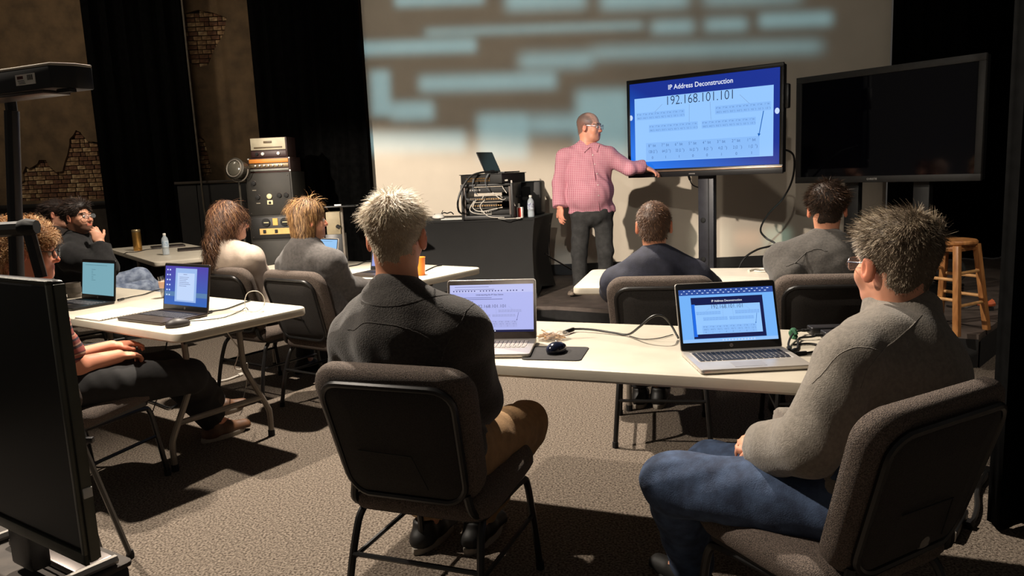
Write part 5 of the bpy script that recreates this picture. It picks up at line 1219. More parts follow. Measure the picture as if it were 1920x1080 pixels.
cable('white lead hanging down from the edge of the left table', [U(408, 598, .742), U(418, 606, .715), U(424, 620, .66), U(438, 640, .55), U(448, 655, .48), U(444, 675, .40), U(440, 690, .3), U(452, 692, .28), U(464, 682, .3), U(462, 720, .1), U(455, 752, .012)], .003, material=WHITECABLE, ends=(0, 1))
# rear left table
def lathe_thing(name, label, cat, loc, parts):
    t = thing(name, label, cat, loc)
    for nm, prof, mt in parts: m = MB(); m.lathe(prof, 24); m.obj(nm, mt, t)
    return t
p = U(259, 470, .74); lathe_thing('tumbler', 'tall gold metal tumbler on the rear left table', 'tumbler', (p.x, p.y, .7405), (('body', [(.040, 0), (.042, .004), (.043, .195), (.041, .205)], mat('brushed_gold', (196, 150, 84), .28, .9, var=.1, vscale=12)), ('lid', [(.0435, .196), (.044, .20), (.044, .216), (.040, .222), (.01, .223)], mat('tumbler_lid', (150, 130, 96), .35, .8, var=.1))))
def water_bottle(label, loc, z, s=1., blue=(120, 150, 178)):
    return lathe_thing('water_bottle', label, 'bottle', (loc[0], loc[1], z), (('body', [(r*s, h*s) for r, h in ((.026, 0), (.031, .006), (.031, .05), (.029, .056), (.031, .062), (.031, .14), (.027, .158), (.014, .178), (.012, .19))], mat('bottle_plastic', (214, 224, 232), .08, alpha=.45, spec=.8)), ('label_band', [(.0316*s, .075*s), (.0318*s, .078*s), (.0318*s, .132*s), (.0316*s, .135*s)], mat('bottle_label_%d' % blue[0], blue, .5, var=.3, vscale=40, rgb2=(210, 220, 228))), ('water', [(r*s, h*s) for r, h in ((.024, .003), (.029, .008), (.029, .13), (.002, .131))], mat('water', (190, 205, 214), .05, alpha=.3)), ('cap', [(r*s, h*s) for r, h in ((.0145, .186), (.0145, .203), (.012, .206))], WHITE)))
p = U(312, 478, .74); water_bottle('clear water bottle with a pale blue label on the rear left table', (p.x, p.y), .7405, 1.02)
def closed_laptop(label, loc, rz):
    t = thing('closed_laptop', label, 'laptop', (loc[0], loc[1], .7405), rz, 'closed laptops'); m = MB(); m.slab(.33, .23, soft(.011, .002, 2), .012, 4); m.obj('base', DARKSILVER, t); m = MB(); m.slab(.33, .23, [(0, .0112), (0, .016), (.003, .019)], .012, 4); m.obj('lid', mat('dark_lid', (52, 47, 45), .4, .3, var=.1, vscale=20), t)
p = U(315, 463.5, .74); closed_laptop('closed dark laptop behind the water bottle', (p.x, p.y), R(30)); p = U(366, 468, .74); closed_laptop('closed dark laptop next to the woman with auburn hair', (p.x, p.y), R(25))
cable('black lead lying on the rear left table under the gold tumbler', [U(232, 476, .743), U(240, 473, .744), U(255, 472.5, .744), U(275, 468, .744), U(300, 466, .744)], .004, ends=(0, 1))
# second row table
p = U(787, 516, .74); lathe_thing('plastic_cup', 'orange plastic cup on the second row table', 'cup', (p.x, p.y, .7405), (('body', [(.034, 0), (.036, .003), (.043, .118), (.0445, .121), (.042, .12), (.034, .01), (.004, .008)], mat('orange_plastic', (238, 128, 24), .45, var=.06, vscale=12)), ('foot_ring', [(.0345, -.0003), (.0365, .0), (.0365, .006), (.034, .007)], mat('orange_rim', (226, 116, 18), .45, var=.05))))
cable('black lead beside the orange cup', [U(798, 508, .744), U(808, 503, .744), U(818, 499, .744), U(826, 497.5, .744)], .004, ends=(0, 1)); cable('black lead lying on the second row table beside the blond man', [U(650, 500, .744), U(662, 498, .744), U(672, 496, .744), U(684, 491, .744), U(694, 490, .744)], .004, ends=(0, 1))
# table in front of the stage
t = thing('phone', 'black phone beside the white cable on the front table', 'phone', (*U(1455, 511, .745).xy, .7405), R(70)); m = MB(); m.slab(.16, .078, soft(.010, .003, 2), .01, 3); m.obj('body', PLASTIC, t); m = MB(); m.slab(.15, .07, [(0, .0098), (0, .0106)], .008, 3); m.obj('screen', MATS['dark_glass'], t)
cable('white charging cable coiled on the front table', [U(1405, 508, .744), U(1420, 504, .744), U(1440, 504.5, .744), U(1450, 507, .744), U(1435, 509.5, .744), U(1415, 508.5, .744), U(1428, 506, .744), U(1448, 505, .744)], .005, material=WHITECABLE, ends=(1, 0))
# ------------------------------------------------------------------ the stage table and what stands on it
TZ = STAGE+.74
def stage_table():
    W, D, Hh = 1.83, .76, .74; a = R(-16.5); c = Vector((.235, 7.05, 0)); ex = Vector((math.cos(a), math.sin(a), 0)); ey = Vector((-ex.y, ex.x, 0)); o = c-ex*W/2+ey*D/2
    t = thing('draped_table', 'table under a black stretch cover on the stage', 'table', (o.x, o.y, STAGE), a)
    per = []; n = 14
    for q in range(4):
        for k in range(n):
            u = k/n
            x, y = ((-1+2*u, -1), (1, -1+2*u), (1-2*u, 1), (-1, 1-2*u))[q]; per.append((x, y, min(u, 1-u)*2))
    m = MB(); vs = []; rows = 10; N = len(per)
    for r_ in range(rows+1):
        f = r_/rows
        for x, y, e in per:
            ins = .075*math.sin(math.pi*min(1, f*1.0))**.8*(.55+.45*e)+.05*f*e; zz = Hh*(1-f)
            if f > .9: zz += .05*e*(f-.9)/.1
            vs.append((x*(W/2-ins), y*(D/2-ins*.8), zz+.002))
    m.add(vs, [(r_*N+i, (r_+1)*N+i, (r_+1)*N+(i+1) % N, r_*N+(i+1) % N) for r_ in range(rows) for i in range(N)]); m.obj('stretch_cover', mat('black_spandex', (13, 13, 13), .75, var=.15, vscale=8), t, smooth=50)
    m = MB(); m.slab(W, D, [(.004, .72), (0, .73), (0, .738), (.004, .742)], .02, 4); m.obj('tabletop', MATS['black_spandex'], t)
    for x in (-1, 1):
        for y in (-1, 1): m = MB(); m.tube([(x*(W/2-.05), y*(D/2-.05), 0), (x*(W/2-.06), y*(D/2-.06), .72)], .014, 8); m.obj('leg', LEGGREY, t)
    return t, o, a
ST, so, sa = stage_table(); TZ = STAGE+.7425
def on_table(x, y): return U(x, y, TZ)
# open rack case with gear
w_r, h_r, d_r = .50, .33, .42
p = (on_table(878, 412)+on_table(958, 411))/2; rk = thing('rack_case', 'black open equipment rack with patch leads on the stage table', 'rack', (p.x+.03, p.y+.20, TZ), R(-12))
RM = mat('rack_black', (20, 19, 19), .5, var=.2, vscale=20)
for nm, c, s_ in (('side_panel', (-w_r/2+.012, 0, h_r/2), (.024, d_r, h_r)), ('side_panel', (w_r/2-.012, 0, h_r/2), (.024, d_r, h_r)), ('top_panel', (0, 0, h_r-.012), (w_r-.05, d_r, .024)), ('bottom_panel', (0, 0, .02), (w_r-.05, d_r, .04))):
    m = MB(); m.box(c, s_); m.obj(nm, RM, rk, bev=.005)
GEAR = mat('gear_face', (16, 15, 14), .65, 0, var=.2, vscale=30); GOLD = mat('port_metal', (122, 96, 62), .4, .7, var=.3, vscale=80)
for i, (z, hh, dp) in enumerate(((.065, .044, .3), (.125, .044, .24), (.185, .044, .30), (.270, .05, .2))):
    m = MB(); m.box((0 if i != 1 else -.06, -d_r/2+.03+dp/2, z), (w_r-.06 if i != 1 else w_r-.2, dp, hh)); g = m.obj('equipment_unit', GEAR, rk, bev=.003)
    for k in range(14 if i in (1, 2) else 5):
        m = MB(); m.box((-.16+k*.022+(.1 if i == 0 else 0), -d_r/2+.028, z+.004), (.014, .008, .013)); m.obj('port', GOLD if i in (1, 2) else mat('port_light', (150, 145, 138), .4, var=.1), g)
for s_ in (-1, 1):
    m = MB(); m.box((s_*(w_r/2-.035), -d_r/2+.02, h_r/2), (.016, .012, h_r-.06)); m.obj('rack_rail', DARKSILVER, rk)
    m = MB(); m.tube([(s_*(w_r/2+.004), -.07, .2), (s_*(w_r/2+.022), -.05, .2), (s_*(w_r/2+.022), .05, .2), (s_*(w_r/2+.004), .07, .2)], .008, 6); m.obj('handle', RUBBER, rk)
wires = [((-.10, .19), (-.13, .12), (-.06, .08), (.10, .10)), ((-.05, .19), (.0, .235), (.10, .235), (.15, .20)), ((-.02, .185), (-.06, .12), (.02, .03), (.16, .015)), ((-.12, .18), (-.16, .10), (-.10, .06), (.04, .05)), ((.06, .25), (.12, .20), (.16, .18), (.18, .19)), ((-.20, .27), (-.19, .20), (-.15, .19), (-.10, .185))]
for i, wv in enumerate(wires):
    m = MB(); m.tube(spline([(x, -d_r/2-.006-.03*math.sin(math.pi*k/3), z) for k, (x, z) in enumerate(wv)], 6), .0042, 5); m.obj('patch_lead', WHITECABLE if i != 5 else mat('grey_lead', (90, 94, 98), .5, var=.1), rk)
sw_ = thing('network_switch', 'flat black network switch with rows of ports lying on the rack', 'network switch', (p.x+.05, p.y+.22, TZ+h_r+.001), R(-32))
m = MB(); m.box((0, 0, .0425), (.46, .42, .085)); m.obj('chassis', GEAR, sw_, bev=.003)
for r_ in range(2):
    for k in range(16): m = MB(); m.box((-.16+k*.017, -.212, .028+r_*.022), (.012, .006, .014)); m.obj('port', GOLD, sw_)
m = MB(); m.box((.0, .0, .088), (.48, .44, .006)); m.obj('lid_tray', RM, sw_, bev=.002)
q = U(938, 322, Y=p.y+.22); t = thing('stage_laptop', 'black laptop open on top of the rack, seen edge-on', 'laptop', (q.x+.02, p.y+.24, TZ+h_r+.0935), R(62)); m = MB(); m.slab(.31, .22, soft(.012, .002, 2), .01, 3); m.obj('base', PLASTIC, t)
m = MB(); m.slab(.31, .21, soft(.007, .002, 2), .01, 3, TM((0, .105, 0))); ld = m.obj('lid', mat('matt_lid', (30, 29, 29), .5, var=.1, vscale=20), t); ld.matrix_local = TM((0, .108, .010), rx=R(66)); m = MB(); m.box((0, .106, .0075), (.29, .19, .002)); m.obj('screen', MATS['dark_glass'], ld)
p2 = on_table(985, 407); cs = thing('equipment_case', 'black moulded equipment case behind the rack with two recessed latches', 'case', (p2.x+.0, p2.y+.42, TZ), R(-14))
m = MB(); m.box((0, 0, .165), (.40, .22, .33)); m.obj('shell', RM, cs, bev=.02)
for z in (.10, .23):
    m = MB(); m.box((.03, -.112, z), (.13, .012, .10)); l = m.obj('latch_recess', RUBBER, cs, bev=.006)
    for dx in (-.03,): m = MB(); m.box((.03+dx, -.119, z+.02), (.022, .008, .024)); m.obj('latch', mat('latch_steel', (170, 166, 160), .35, .6, var=.1), l)
water_bottle('water bottle with a violet label standing beside the black cases on the stage', tuple(on_table(996, 407).xy), TZ, 1.0, (62, 58, 110))
q = on_table(973, 408); t = thing('snack_carton', 'small red and white carton in front of the rack', 'carton', (q.x+.015, q.y-.03, TZ), R(-25)); m = MB(); m.box((0, 0, .05), (.055, .03, .10)); m.obj('box', WHITE, t, bev=.002); m = MB(); m.box((-.002, -.0155, .05), (.032, .002, .085)); m.obj('front_print', mat('red_print', (186, 52, 36), .6, var=.15, vscale=30), t); m = MB(); m.box((-.012, 0, .115), (.02, .004, .04), ); m.obj('open_flap', WHITE, t)
q = on_table(822, 409); mouse('white mouse on the stage table', (q.x, q.y), R(70), WHITE, TZ, 1.25)
q = on_table(850, 411); t = thing('paper_pad', 'white note pad lying on the stage table', 'note pad', (q.x, q.y, TZ), R(-10)); m = MB(); m.slab(.21, .15, soft(.008, .001, 1), .003, 2); m.obj('sheets', PAPER, t); m = MB(); m.box((0, .072, .006), (.21, .012, .008)); m.obj('binding', WHITE, t)
q = on_table(838, 404); t = thing('sunglasses', 'dark folded sunglasses on the stage table', 'sunglasses', (q.x, q.y+.05, TZ), R(20)); m = MB(); m.tube(spline([(-.07, 0, .004), (-.04, -.01, .03), (0, 0, .02), (.04, -.01, .03), (.07, 0, .004)], 5), .006, 6); m.obj('frame', RUBBER, t); m = MB(); m.tube([(-.07, .0, .004), (-.03, .06, .05)], .004, 5); m.obj('temple', RUBBER, t)
cable('thick black cable arching from the network switch down to the stage table', [U(925, 322, Y=p.y+.04), U(905, 323, Y=p.y+.02), U(884, 330, Y=p.y), U(868, 350, Y=p.y-.02), U(859, 375, Y=p.y-.03), U(860, 395, Y=p.y-.04), on_table(868, 404)+Vector((0, 0, .012))], .010, ends=(1, 0))
for lab, pts in (('thin grey lead hanging from the network switch on the left', [(888, 337), (886, 348), (890, 360), (896, 366)]), ('thin blue grey lead hanging from the network switch', [(915, 328), (910, 338), (912, 350), (917, 358)]), ('white lead hanging from the network switch on the right', [(950, 338), (940, 340), (942, 350), (950, 362)]), ('white lead hanging between the rack and the case', [(959, 340), (960, 355), (959, 370), (966, 386)])):
    cable(lab, [U(x, y, Y=p.y-.03) for x, y in pts], .0045, material=WHITECABLE if 'white' in lab else MATS['grey_lead'], ends=(1, 0))
cable('pink and white lead lying in front of the rack', [on_table(925, 409)+Vector((0, 0, .008)), on_table(940, 412)+Vector((0, 0, .008)), on_table(955, 411.5)+Vector((0, 0, .008)), on_table(974, 410.5)+Vector((0, 0, .008))], .004, material=WHITECABLE, ends=(0, 1))
cable('black cable running from the draped table across the stage floor', [U(1022, 476, Y=7.5), U(1045, 490, Y=7.7), U(1068, 503, Y=8.0), U(1090, 516, .235)], .008, ends=(0, 0))

# ------------------------------------------------------------------ wooden stool
sc_ = Vector((2.93, 5.06, STAGE)); wood = mat('honey_wood', (196, 138, 82), .4, var=.25, vscale=9, stretch=(6, 6, .8), rgb2=(160, 104, 58)); wl = mat('pale_dowel', (214, 162, 104), .4, var=.15, vscale=20)
t = thing('bar_stool', 'honey-coloured wooden stool on the stage at the right', 'stool', sc_, R(28)); m = MB(); m.lathe([(.08, .575), (.145, .578), (.155, .588), (.155, .600), (.148, .609), (.10, .606), (.002, .603)], 32); m.obj('seat', wood, t)
F_, T_ = .165, .105; pos = [(-1, -1), (1, -1), (1, 1), (-1, 1)]
for x, y in pos:
    m = MB(); m.add([(x*F_+i*.019, y*F_+j*.019, 0.) for j in (-1, 1) for i in (-1, 1)]+[(x*T_+i*.019, y*T_+j*.019, .58) for j in (-1, 1) for i in (-1, 1)], [(0, 2, 3, 1), (4, 5, 7, 6), (0, 1, 5, 4), (2, 6, 7, 3), (0, 4, 6, 2), (1, 3, 7, 5)]); m.obj('leg', wood, t, bev=.003)
for k in range(4):
    for z in ((.19, .40) if k % 2 == 0 else (.23, .36)):
        f = F_+(T_-F_)*z/.58; a, b = pos[k], pos[(k+1) % 4]; m = MB(); m.tube([(a[0]*f, a[1]*f, z), (b[0]*f, b[1]*f, z)], .011, 8); m.obj('rung', wl, t)
for k in range(4): a, b = pos[k], pos[(k+1) % 4]; m = MB(); m.tube([(a[0]*T_, a[1]*T_, .56), (b[0]*T_, b[1]*T_, .56)], .016, 6, flat=1.4); m.obj('apron', wood, t)
q = U(1776, 520, Y=6.75); t = thing('coiled_cable', 'black coiled cable on the stage floor behind the wooden stool', 'cable coil', (q.x, q.y, STAGE))
for k in range(4): m = MB(); m.tube([(.13*math.cos(a)*(1+.05*k), .03*k-.04+.03*math.sin(3*a), .16+.14*math.sin(a)) for a in [2*math.pi*i/24 for i in range(24)]], .008, 6, closed=True); m.obj('loop', CABLE, t)
m = MB(); m.box((0, 0, .012), (.22, .16, .024)); m.obj('base_weight', PLASTIC, t, bev=.006)
q = U(1855, 562, Y=5.6); t = thing('plug_bundle', 'orange plug end lying behind the wooden stool', 'plug', (q.x, q.y, STAGE)); m = MB(); m.tube([(-.09, 0, .05), (.0, 0, .05), (.03, 0, .06)], [.008, .022, .03], 8); m.obj('plug_body', mat('orange_rubber', (186, 92, 54), .6, var=.15), t); m = MB(); m.tube(spline([(-.09, 0, .05), (-.16, .05, .02), (-.2, .2, .01)], 5), .007, 6); m.obj('lead', CABLE, t); m = MB(); m.box((.0, 0, .014), (.05, .04, .028)); m.obj('rest', RUBBER, t)

# ------------------------------------------------------------------ amplifier stack, studio lamp, music stand
AX, AY = U(516, 322, Y=7.95).x, 7.95
t = thing('equipment_cabinet', 'tall dark vintage electronics cabinet with dials under the amplifiers', 'cabinet', (AX, AY, 0), R(-3)); CM = mat('olive_black_steel', (32, 29, 23), .6, .2, var=.25, vscale=8)
CT = U(516, 323, Y=7.75).z
m = MB(); m.box((0, 0, CT/2), (.47, .42, CT)); m.obj('body', CM, t, bev=.006)
for zt, zb in ((CT-.01, CT-.42), (CT-.44, CT-.66), (CT-.68, CT-1.1)):
    m = MB(); m.box((0, -.214, (zt+zb)/2), (.44, .012, zt-zb)); f = m.obj('front_panel', CM if zt > CT-.43 or zt < CT-.6 else mat('panel_black', (18, 16, 14), .5, var=.1), t, bev=.003)
    for x in (-.2, .2):
        for z in (zt-.02, zb+.02): m = MB(); m.lathe([(.006, 0), (.004, .004)], 8, TM((x, -.222, z), rx=R(90))); m.obj('screw', DARKSILVER, f)
DIAL = mat('pale_dial', (196, 182, 140), .5, var=.1, vscale=20); BLK = RUBBER
def knob(x, z, r, mt, nm='knob', dp=.014): m = MB(); m.lathe([(r, 0), (r, dp), (r*.7, dp+.003)], 16, TM((x, -.221, z), rx=R(90))); return m.obj(nm, mt, t)
for x, z in ((-.15, CT-.10), (-.12, CT-.24), (.10, CT-.23), (.17, CT-.23)): k = knob(x, z, .022, BLK); m = MB(); m.tube([(x+.026*math.cos(a), -.2225, z+.026*math.sin(a)) for a in [math.pi*(-.2+1.4*i/10) for i in range(11)]], .0025, 4); m.obj('scale_mark', DARKSILVER, k)
for x, z in ((-.15, CT-.17), (-.12, CT-.30)): m = MB(); m.box((x, -.222, z), (.04, .004, .008)); m.obj('name_plate', mat('plate_grey', (120, 112, 96), .5, var=.1), t)
knob(0., CT-.235, .026, DIAL, 'meter'); m = MB(); m.box((0, -.223, CT-.295), (.056, .006, .042)); m.obj('meter_plate', DIAL, t); knob(0, CT-.297, .012, BLK)
for x in (-.06, .13): k = knob(x, CT-.495, .042, BLK, 'dial'); m = MB(); m.box((x+.008, -.24, CT-.495), (.05, .004, .008), ); m.obj('dial_pointer', DIAL, k)
m = MB(); m.box((.035, -.224, CT-.49), (.05, .008, .07)); m.obj('meter_plate', mat('amber_plate', (198, 150, 74), .5, var=.1), t)
m = MB(); m.box((.035, -.224, CT-.585), (.33, .008, .06)); b_ = m.obj('tuning_strip', mat('amber_strip', (186, 152, 88), .5, var=.15, vscale=14), t)
for x in (-.08, .04): m = MB(); m.box((x, -.231, CT-.585), (.03, .01, .035)); m.obj('lever', BLK, b_, bev=.004)
m = MB(); m.tube([(-.235, -.2, .02), (.235, -.2, .02)], .02, 6); m.obj('plinth', DARKSILVER, t)
def amp(label, z, w, hgt, d, parts):
    a = thing('amplifier', label, 'amplifier', (AX-.005, AY, z), R(-3), 'amplifiers stacked on the cabinet')
    for nm, c, s_, mt in parts: m = MB(); m.box(c, s_); m.obj(nm, mt, a, bev=.004)
    return a
a1 = amp('orange-fronted amplifier with a row of knobs on the cabinet', CT+.001, .43, .145, .34, (('body', (0, .02, .0725), (.43, .33, .145), mat('amp_maroon', (52, 26, 20), .5, var=.2, vscale=14)), ('orange_panel', (0, -.148, .115), (.40, .012, .04), mat('amp_orange', (206, 126, 44), .5, var=.1, vscale=8)), ('control_panel', (0, -.148, .068), (.40, .014, .04), mat('amp_bronze', (112, 96, 72), .4, .4, var=.15, vscale=20)), ('lower_grille', (0, -.148, .026), (.40, .012, .022), mat('amp_grey', (112, 112, 104), .5, .3, var=.1))))
for k in range(7): m = MB(); m.lathe([(.011, 0), (.010, .014), (.004, .016)], 12, TM((-.135+k*.045, -.155, .07), rx=R(90))); m.obj('knob', SILVER, a1)
for x in (-.21, .21): m = MB(); m.box((x*.99, -.14, .012), (.018, .018, .02)); m.obj('corner_guard', SILVER, a1, bev=.004); m = MB(); m.box((x*.99, -.14, .138), (.018, .018, .016)); m.obj('corner_guard', SILVER, a1, bev=.004)
a2 = amp('cream-fronted amplifier head at the top of the stack', CT+.1475, .36, .20, .26, (('body', (0, .02, .10), (.375, .27, .20), mat('amp_maroon', (52, 26, 20))), ('cream_front', (0, -.122, .137), (.355, .014, .118), mat('amp_cream', (186, 176, 150), .6, var=.08, vscale=14)), ('name_plate', (0, -.131, .155), (.085, .006, .022), mat('amp_brown', (84, 68, 44), .5, var=.1)), ('vent_strip', (0, -.131, .102), (.29, .006, .014), MATS['amp_brown']), ('control_panel', (0, -.12, .038), (.355, .01, .062), mat('amp_dark_red', (48, 20, 18), .5, var=.1))))
for x, mt, r_ in ((-.12, BLK, .016), (-.06, WHITE, .017), (.10, WHITE, .017)): m = MB(); m.lathe([(r_, 0), (r_*.9, .014), (r_*.3, .016)], 14, TM((x, -.125, .04), rx=R(90))); m.obj('knob', mt, a2)
# round studio lamp on a stand
q = U(446, 318, Y=7.7); t = thing('studio_lamp', 'round vintage studio lamp on a stand beside the amplifiers', 'lamp', (q.x, q.y, 0), R(-18)); LM = mat('lamp_grey', (64, 60, 52), .45, .4, var=.2, vscale=14)
Mx = TM((0, 0, q.z), rx=R(78)); m = MB(); m.lathe([(.02, -.13), (.06, -.12), (.088, -.07), (.095, 0), (.105, .03), (.108, .05), (.10, .055)], 24, Mx); m.obj('housing', LM, t)
m = MB(); m.tube([Mx @ Vector((.083*math.cos(a), .083*math.sin(a), .062)) for a in [2*math.pi*i/20 for i in range(20)]], .007, 6, closed=True); m.obj('lens_rim', LEGGREY, t); m = MB(); m.lathe([(.08, .05), (.07, .066), (.04, .078), (.002, .082)], 20, Mx); m.obj('lens', mat('lamp_glass', (84, 80, 70), .15, var=.1, vscale=10, spec=.8), t)
m = MB(); m.tube([(.118*math.cos(a), 0, q.z+.118*math.sin(a)) for a in [math.pi*(1+i/12) for i in range(13)]], .007, 6); m.obj('yoke', LEGGREY, t)
m = MB(); m.tube([(0, 0, q.z-.12), (0, 0, .25)], .011, 8); m.obj('pole', LM, t)
for k in range(3): a = 2*math.pi*k/3; m = MB(); m.tube([(0, 0, .45), (.16*math.cos(a), .16*math.sin(a), .01)], .009, 6); m.obj('leg', LM, t)
# music stand with shelf
q = U(640, 388, Y=6.4); t = thing('music_stand', 'black flat-topped stand with a white strip on it, left of the backdrop', 'stand', (q.x, q.y, 0), R(4)); m = MB(); m.slab(.26, .20, soft(.012, .003, 2), .01, 3, TM((.0, 0, q.z))); m.obj('shelf', PLASTIC, t)
m = MB(); m.box((-.02, -.05, q.z+.018), (.055, .02, .012)); m.obj('white_strip', WHITE, t, bev=.002); m = MB(); m.tube([(0, 0, q.z), (0, 0, .55)], .011, 8); m.obj('pole', LEGGREY, t); m = MB(); m.tube([(0, 0, .75), (0, 0, .04)], .016, 8); m.obj('lower_pole', BLACKMETAL, t)
for k in range(3): a = 2*math.pi*k/3+.5; m = MB(); m.tube([(0, 0, .12), (.25*math.cos(a), .25*math.sin(a), .01)], .009, 6); m.obj('leg', BLACKMETAL, t)
m = MB(); m.lathe([(.016, 0), (.016, .03), (.008, .034)], 12, TM((-.02, -.02, q.z-.17), ry=R(-60))); m.obj('knob', RUBBER, t)
q = U(628, 418, Y=7.2); t = thing('speaker_box', 'small beige box with a knob standing behind the music stand', 'box', (q.x, q.y, 0)); m = MB(); m.box((0, 0, q.z/2-.05), (.16, .18, q.z-.1)); m.obj('pedestal', PLASTIC, t, bev=.005); m = MB(); m.box((0, 0, q.z), (.13, .14, .21)); m.obj('case', mat('beige_case', (136, 124, 98), .6, var=.1, vscale=14), t, bev=.004); m = MB(); m.lathe([(.018, 0), (.016, .016), (.004, .018)], 12, TM((.04, -.07, q.z-.03), rx=R(90))); m.obj('knob', RUBBER, t)

# ------------------------------------------------------------------ foreground at the left: dark monitor on a case, lighting stand
TR = Vector((-.574, .95, 1.298)); BRp = Vector((-.574, .95, .918)); mw = .54; mh = TR.z-BRp.z
d_ = Vector((-.83, .56, 0)).normalized(); rz = math.atan2(-d_.y, -d_.x)
cen = Vector((TR.x, TR.y, 0))+d_*mw/2
mon = thing('computer_monitor', 'large dark monitor in the left foreground on a black case', 'monitor', (cen.x, cen.y, BRp.z-.10), rz)
Mz = mh/2+.10; fin = mat('monitor_trim', (84, 84, 74), .35, .4, var=.1, vscale=20)
m = MB(); m.slab(mw, mh, soft(.016, .004, 2), .006, 3, TM((0, .016, Mz), rx=R(90))); m.obj('housing', PLASTIC, mon)
m = MB(); m.slab(mw-.02, mh-.03, [(0, -.001), (0, .0)], .002, 1, TM((0, -.0015, Mz+.006), rx=R(90))); m.obj('screen', mat('matt_dark_screen', (12, 14, 8), .42, spec=.3, var=.1, vscale=4), mon, smooth=0)
for c, s_ in (((0, -.002, Mz-mh/2+.008), (mw, .006, .016)), ((0, -.002, Mz+mh/2-.003), (mw, .006, .006)), ((mw/2-.004, -.002, Mz), (.008, .006, mh)), ((-mw/2+.004, -.002, Mz), (.008, .006, mh))): m = MB(); m.box(c, s_); m.obj('bezel', fin, mon, bev=.001)
m = MB(); m.box((mw/2+.001, .008, Mz), (.004, .014, mh-.01)); m.obj('side_trim', fin, mon, bev=.001)
m = MB(); m.box((mw/2+.0035, .008, Mz-mh*.24), (.003, .012, .014)); m.obj('side_lamp', WHITE, mon, bev=.001)
m = MB(); m.box((0, .04, .16), (.07, .03, .30)); m.obj('neck', PLASTIC, mon, bev=.006)
m = MB(); m.tube(spline([(-.16, .12, .008), (-.16, -.06, .008), (-.14, -.09, .008), (.05, -.09, .008), (.09, -.07, .008), (.10, .12, .008)], 5), .008, 6, flat=.9); m.obj('foot', SILVER, mon)
m = MB(); m.box((-.02, .09, .006), (.22, .06, .012)); m.obj('foot_plate', DARKSILVER, mon, bev=.003)
cz = BRp.z-.10
A = U(252, 1048, cz); d1 = Vector((-.85, .53, 0)).normalized(); d2 = Vector((-.53, -.85, 0)).normalized(); cc_ = A+d1*.485+d2*.315
t = thing('road_case', 'black case supporting the foreground monitor', 'case', (cc_.x, cc_.y, 0), math.atan2(-d1.y, -d1.x)); cw = MB(); cw.box((0, 0, cz/2-.004), (.96, .62, cz-.008)); cw.obj('body', mat('case_black', (20, 19, 18), .6, var=.2, vscale=20), t, bev=.008)
m = MB(); m.slab(.97, .63, soft(.008, .002, 2), .012, 3, TM((0, 0, cz-.0085))); m.obj('lid', mat('case_top', (64, 57, 51), .85, var=.25, vscale=30), t)
for x in (-.475, .475): m = MB(); m.box((x, -.30, cz*.5), (.02, .02, cz-.03)); m.obj('corner_guard', DARKSILVER, t, bev=.004)
# tripod with box light
tp = Vector((-1.62, 2.30, 0)); t = thing('light_stand', 'black tripod stand at the left edge behind the foreground monitor', 'tripod', tp)
apex = U(22, 525, Y=2.3)-tp
for fx, fy in ((U(245, 1046, 0)-tp).xy, (U(215, 1120, 0)-tp).xy, (-.55, .35)):
    foot = Vector((fx, fy, .012)); k = .52; mp = apex.lerp(foot, k)
    m = MB(); m.tube([apex, mp], .017, 6, flat=.8); l = m.obj('leg', BLACKMETAL, t); m = MB(); m.tube([mp, foot], .012, 6, flat=.8); m.obj('lower_leg', BLACKMETAL, l)
    dd = (foot-apex).normalized(); m = MB(); m.tube([mp-dd*.03, mp+dd*.02], .024, 8, flat=.9); cl = m.obj('clamp', PLASTIC, l); m = MB(); m.box(tuple(mp+Vector((.03, -.01, .0))), (.04, .02, .02)); m.obj('clamp_lever', PLASTIC, l, bev=.003); m = MB(); m.lathe([(.014, -.012), (.016, 0), (.012, .02)], 8, TM(tuple(foot))); m.obj('rubber_foot', RUBBER, l)
b = U(22, 208, Y=2.3)-tp; m = MB(); m.tube([apex+Vector((0, 0, -.15)), b], .022, 10, flat=.9); m.obj('column', BLACKMETAL, t)
m = MB(); a = U(-25, 432, Y=2.26)-tp; c = U(50, 428, Y=2.26)-tp; m.tube([a, c], .022, 8); m.tube([U(52, 425, Y=2.25)-tp, U(78, 520, Y=2.25)-tp], .017, 8); m.obj('bracket', BLACKMETAL, t)
m = MB(); m.lathe([(.02, -.02), (.026, 0), (.02, .03)], 10, TM(tuple(U(50, 426, Y=2.24)-tp), ry=R(90))); m.obj('knob', RUBBER, t)
m = MB(); m.tube([b, b+Vector((0, 0, .06))], .016, 8); m.obj('spigot', BLACKMETAL, t)
q0 = U(-60, 182, Y=2.16); q1 = U(98, 172, Y=2.02); zt = U(100, 124, Y=2.05).z; zb = U(100, 172, Y=2.05).z; hb = zt-zb
e_ = (q1-q0); e_.z = 0; L_ = e_.length; e_.normalize(); rz = math.atan2(e_.y, e_.x)
t = thing('projector', 'black box projector with a white asset label, on the stand at the left', 'projector', (q0.x, q0.y, zb), rz)
prof = [(-.10, 0), (L_-.0, 0), (L_+.030, .05), (L_+.030, .10), (-.10, .10)]; n = len(prof); bx = mat('projector_black', (26, 25, 24), .5, var=.15, vscale=30)
m = MB(); m.add([(x, y, .006) for x, y in prof]+[(x, y, hb) for x, y in prof], [tuple(range(n))[::-1], tuple(range(n, 2*n))]+[(i, (i+1) % n, n+(i+1) % n, n+i) for i in range(n)]); m.obj('housing', bx, t, bev=.004)
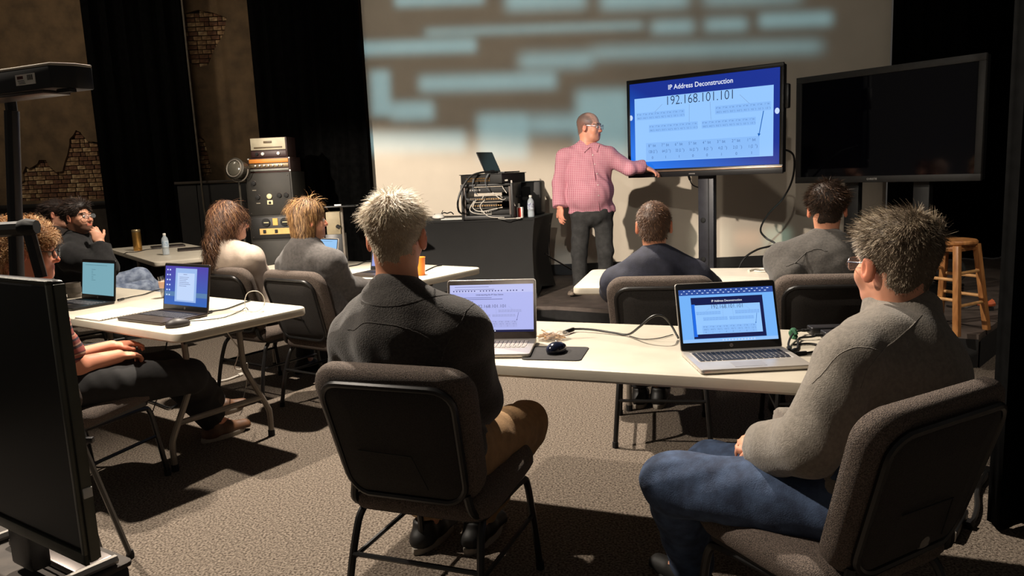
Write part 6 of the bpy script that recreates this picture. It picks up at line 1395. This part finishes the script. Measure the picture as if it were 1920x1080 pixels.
m = MB(); m.add([(x, y, hb-.002) for x, y in prof]+[(x, y, hb+.006) for x, y in prof], [tuple(range(n))[::-1], tuple(range(n, 2*n))]+[(i, (i+1) % n, n+(i+1) % n, n+i) for i in range(n)]); m.obj('top_cover', mat('projector_pale', (176, 166, 150), .6, var=.08, vscale=12), t, bev=.003)
m = MB(); m.box((L_*.4, .05, .002), (L_*.9, .08, .008)); m.obj('base_plate', DARKSILVER, t, bev=.002)
m = MB(); m.box((L_+.0, .04, .0015), (.05, .02, .008)); m.obj('foot', RUBBER, t)
lw, lh = .076, hb*.42; lx = L_*.72; m = MB(); m.box((lx, -.0007, hb*.55), (lw, .0014, lh)); lb = m.obj('asset_label', PAPER, t)
m = MB(); m.box((lx-lw*.25, -.0017, hb*.55+lh*.2), (lw*.3, .0008, lh*.28)); m.obj('label_print', mat('label_red_brown', (92, 44, 38), .6, var=.1), lb)
m = MB(); put_text(m, 'Horizon', 0, 0, lh*.22); m.obj('label_lettering', RUBBER, lb, loc=(lx-lw*.25, -.0024, hb*.55+lh*.22), rot=(R(90), 0, 0), smooth=0)
m = MB()
for k in range(14):
    if k % 3 != 1: m.box((lx+lw*.12+k*lw*.022, -.0017, hb*.55+lh*.14), (lw*.012, .0006, lh*.5))
for k in range(3): m.box((lx-lw*.22+k*.002, -.0017, hb*.55-lh*(.1+.14*k)), (lw*.34, .0006, lh*.04))
m.obj('bar_code', RUBBER, lb, smooth=0)

# ------------------------------------------------------------------ leads and litter on the floor
def fl_(x, y, z=.012): return U(x, y, z)
cable('pale lead lying on the carpet behind the tan shoe', [fl_(385, 723), fl_(405, 716), fl_(428, 711), fl_(452, 702)], .007, material=WHITECABLE, ends=(1, 1))
cable('black cable tangled on the carpet under the left table', [fl_(205, 752), fl_(240, 760), fl_(262, 748), fl_(290, 755), fl_(318, 765), fl_(335, 758), fl_(350, 770)], .007)
cable('black lead curling under the left table towards the seated man', [fl_(300, 742), fl_(330, 740), fl_(355, 745), fl_(372, 752)], .006)
cable('thin black lead hanging under the left table', [U(313, 642, Y=3.9), U(309, 660, Y=3.95), U(300, 675, Y=4.0), U(298, 700, Y=4.1), fl_(300, 730)], .004, ends=(0, 0))
cable('black cable snaking over the carpet at the right beside the near curtain', [fl_(1852, 882), fl_(1838, 905), fl_(1832, 925), fl_(1832, 950), fl_(1826, 972), fl_(1815, 985)], .010)
cable('black cable crossing the carpet at the right', [fl_(1806, 905), fl_(1818, 912), fl_(1830, 915), fl_(1845, 900), fl_(1852, 882)], .009, ends=(0, 0))
q = fl_(1790, 985); t = thing('power_strip', 'black power strip with a metal end on the carpet at the right', 'power strip', (q.x, q.y, 0), R(50)); m = MB(); m.box((0, 0, .02), (.22, .055, .04)); m.obj('body', PLASTIC, t, bev=.006); m = MB(); m.box((-.115, 0, .02), (.02, .05, .035)); m.obj('metal_end', SILVER, t, bev=.004)
for k in range(3): m = MB(); m.lathe([(.018, .0395), (.018, .042), (.014, .0425)], 12, TM((-.06+k*.06, 0, 0))); m.obj('socket', DARKSILVER, t)
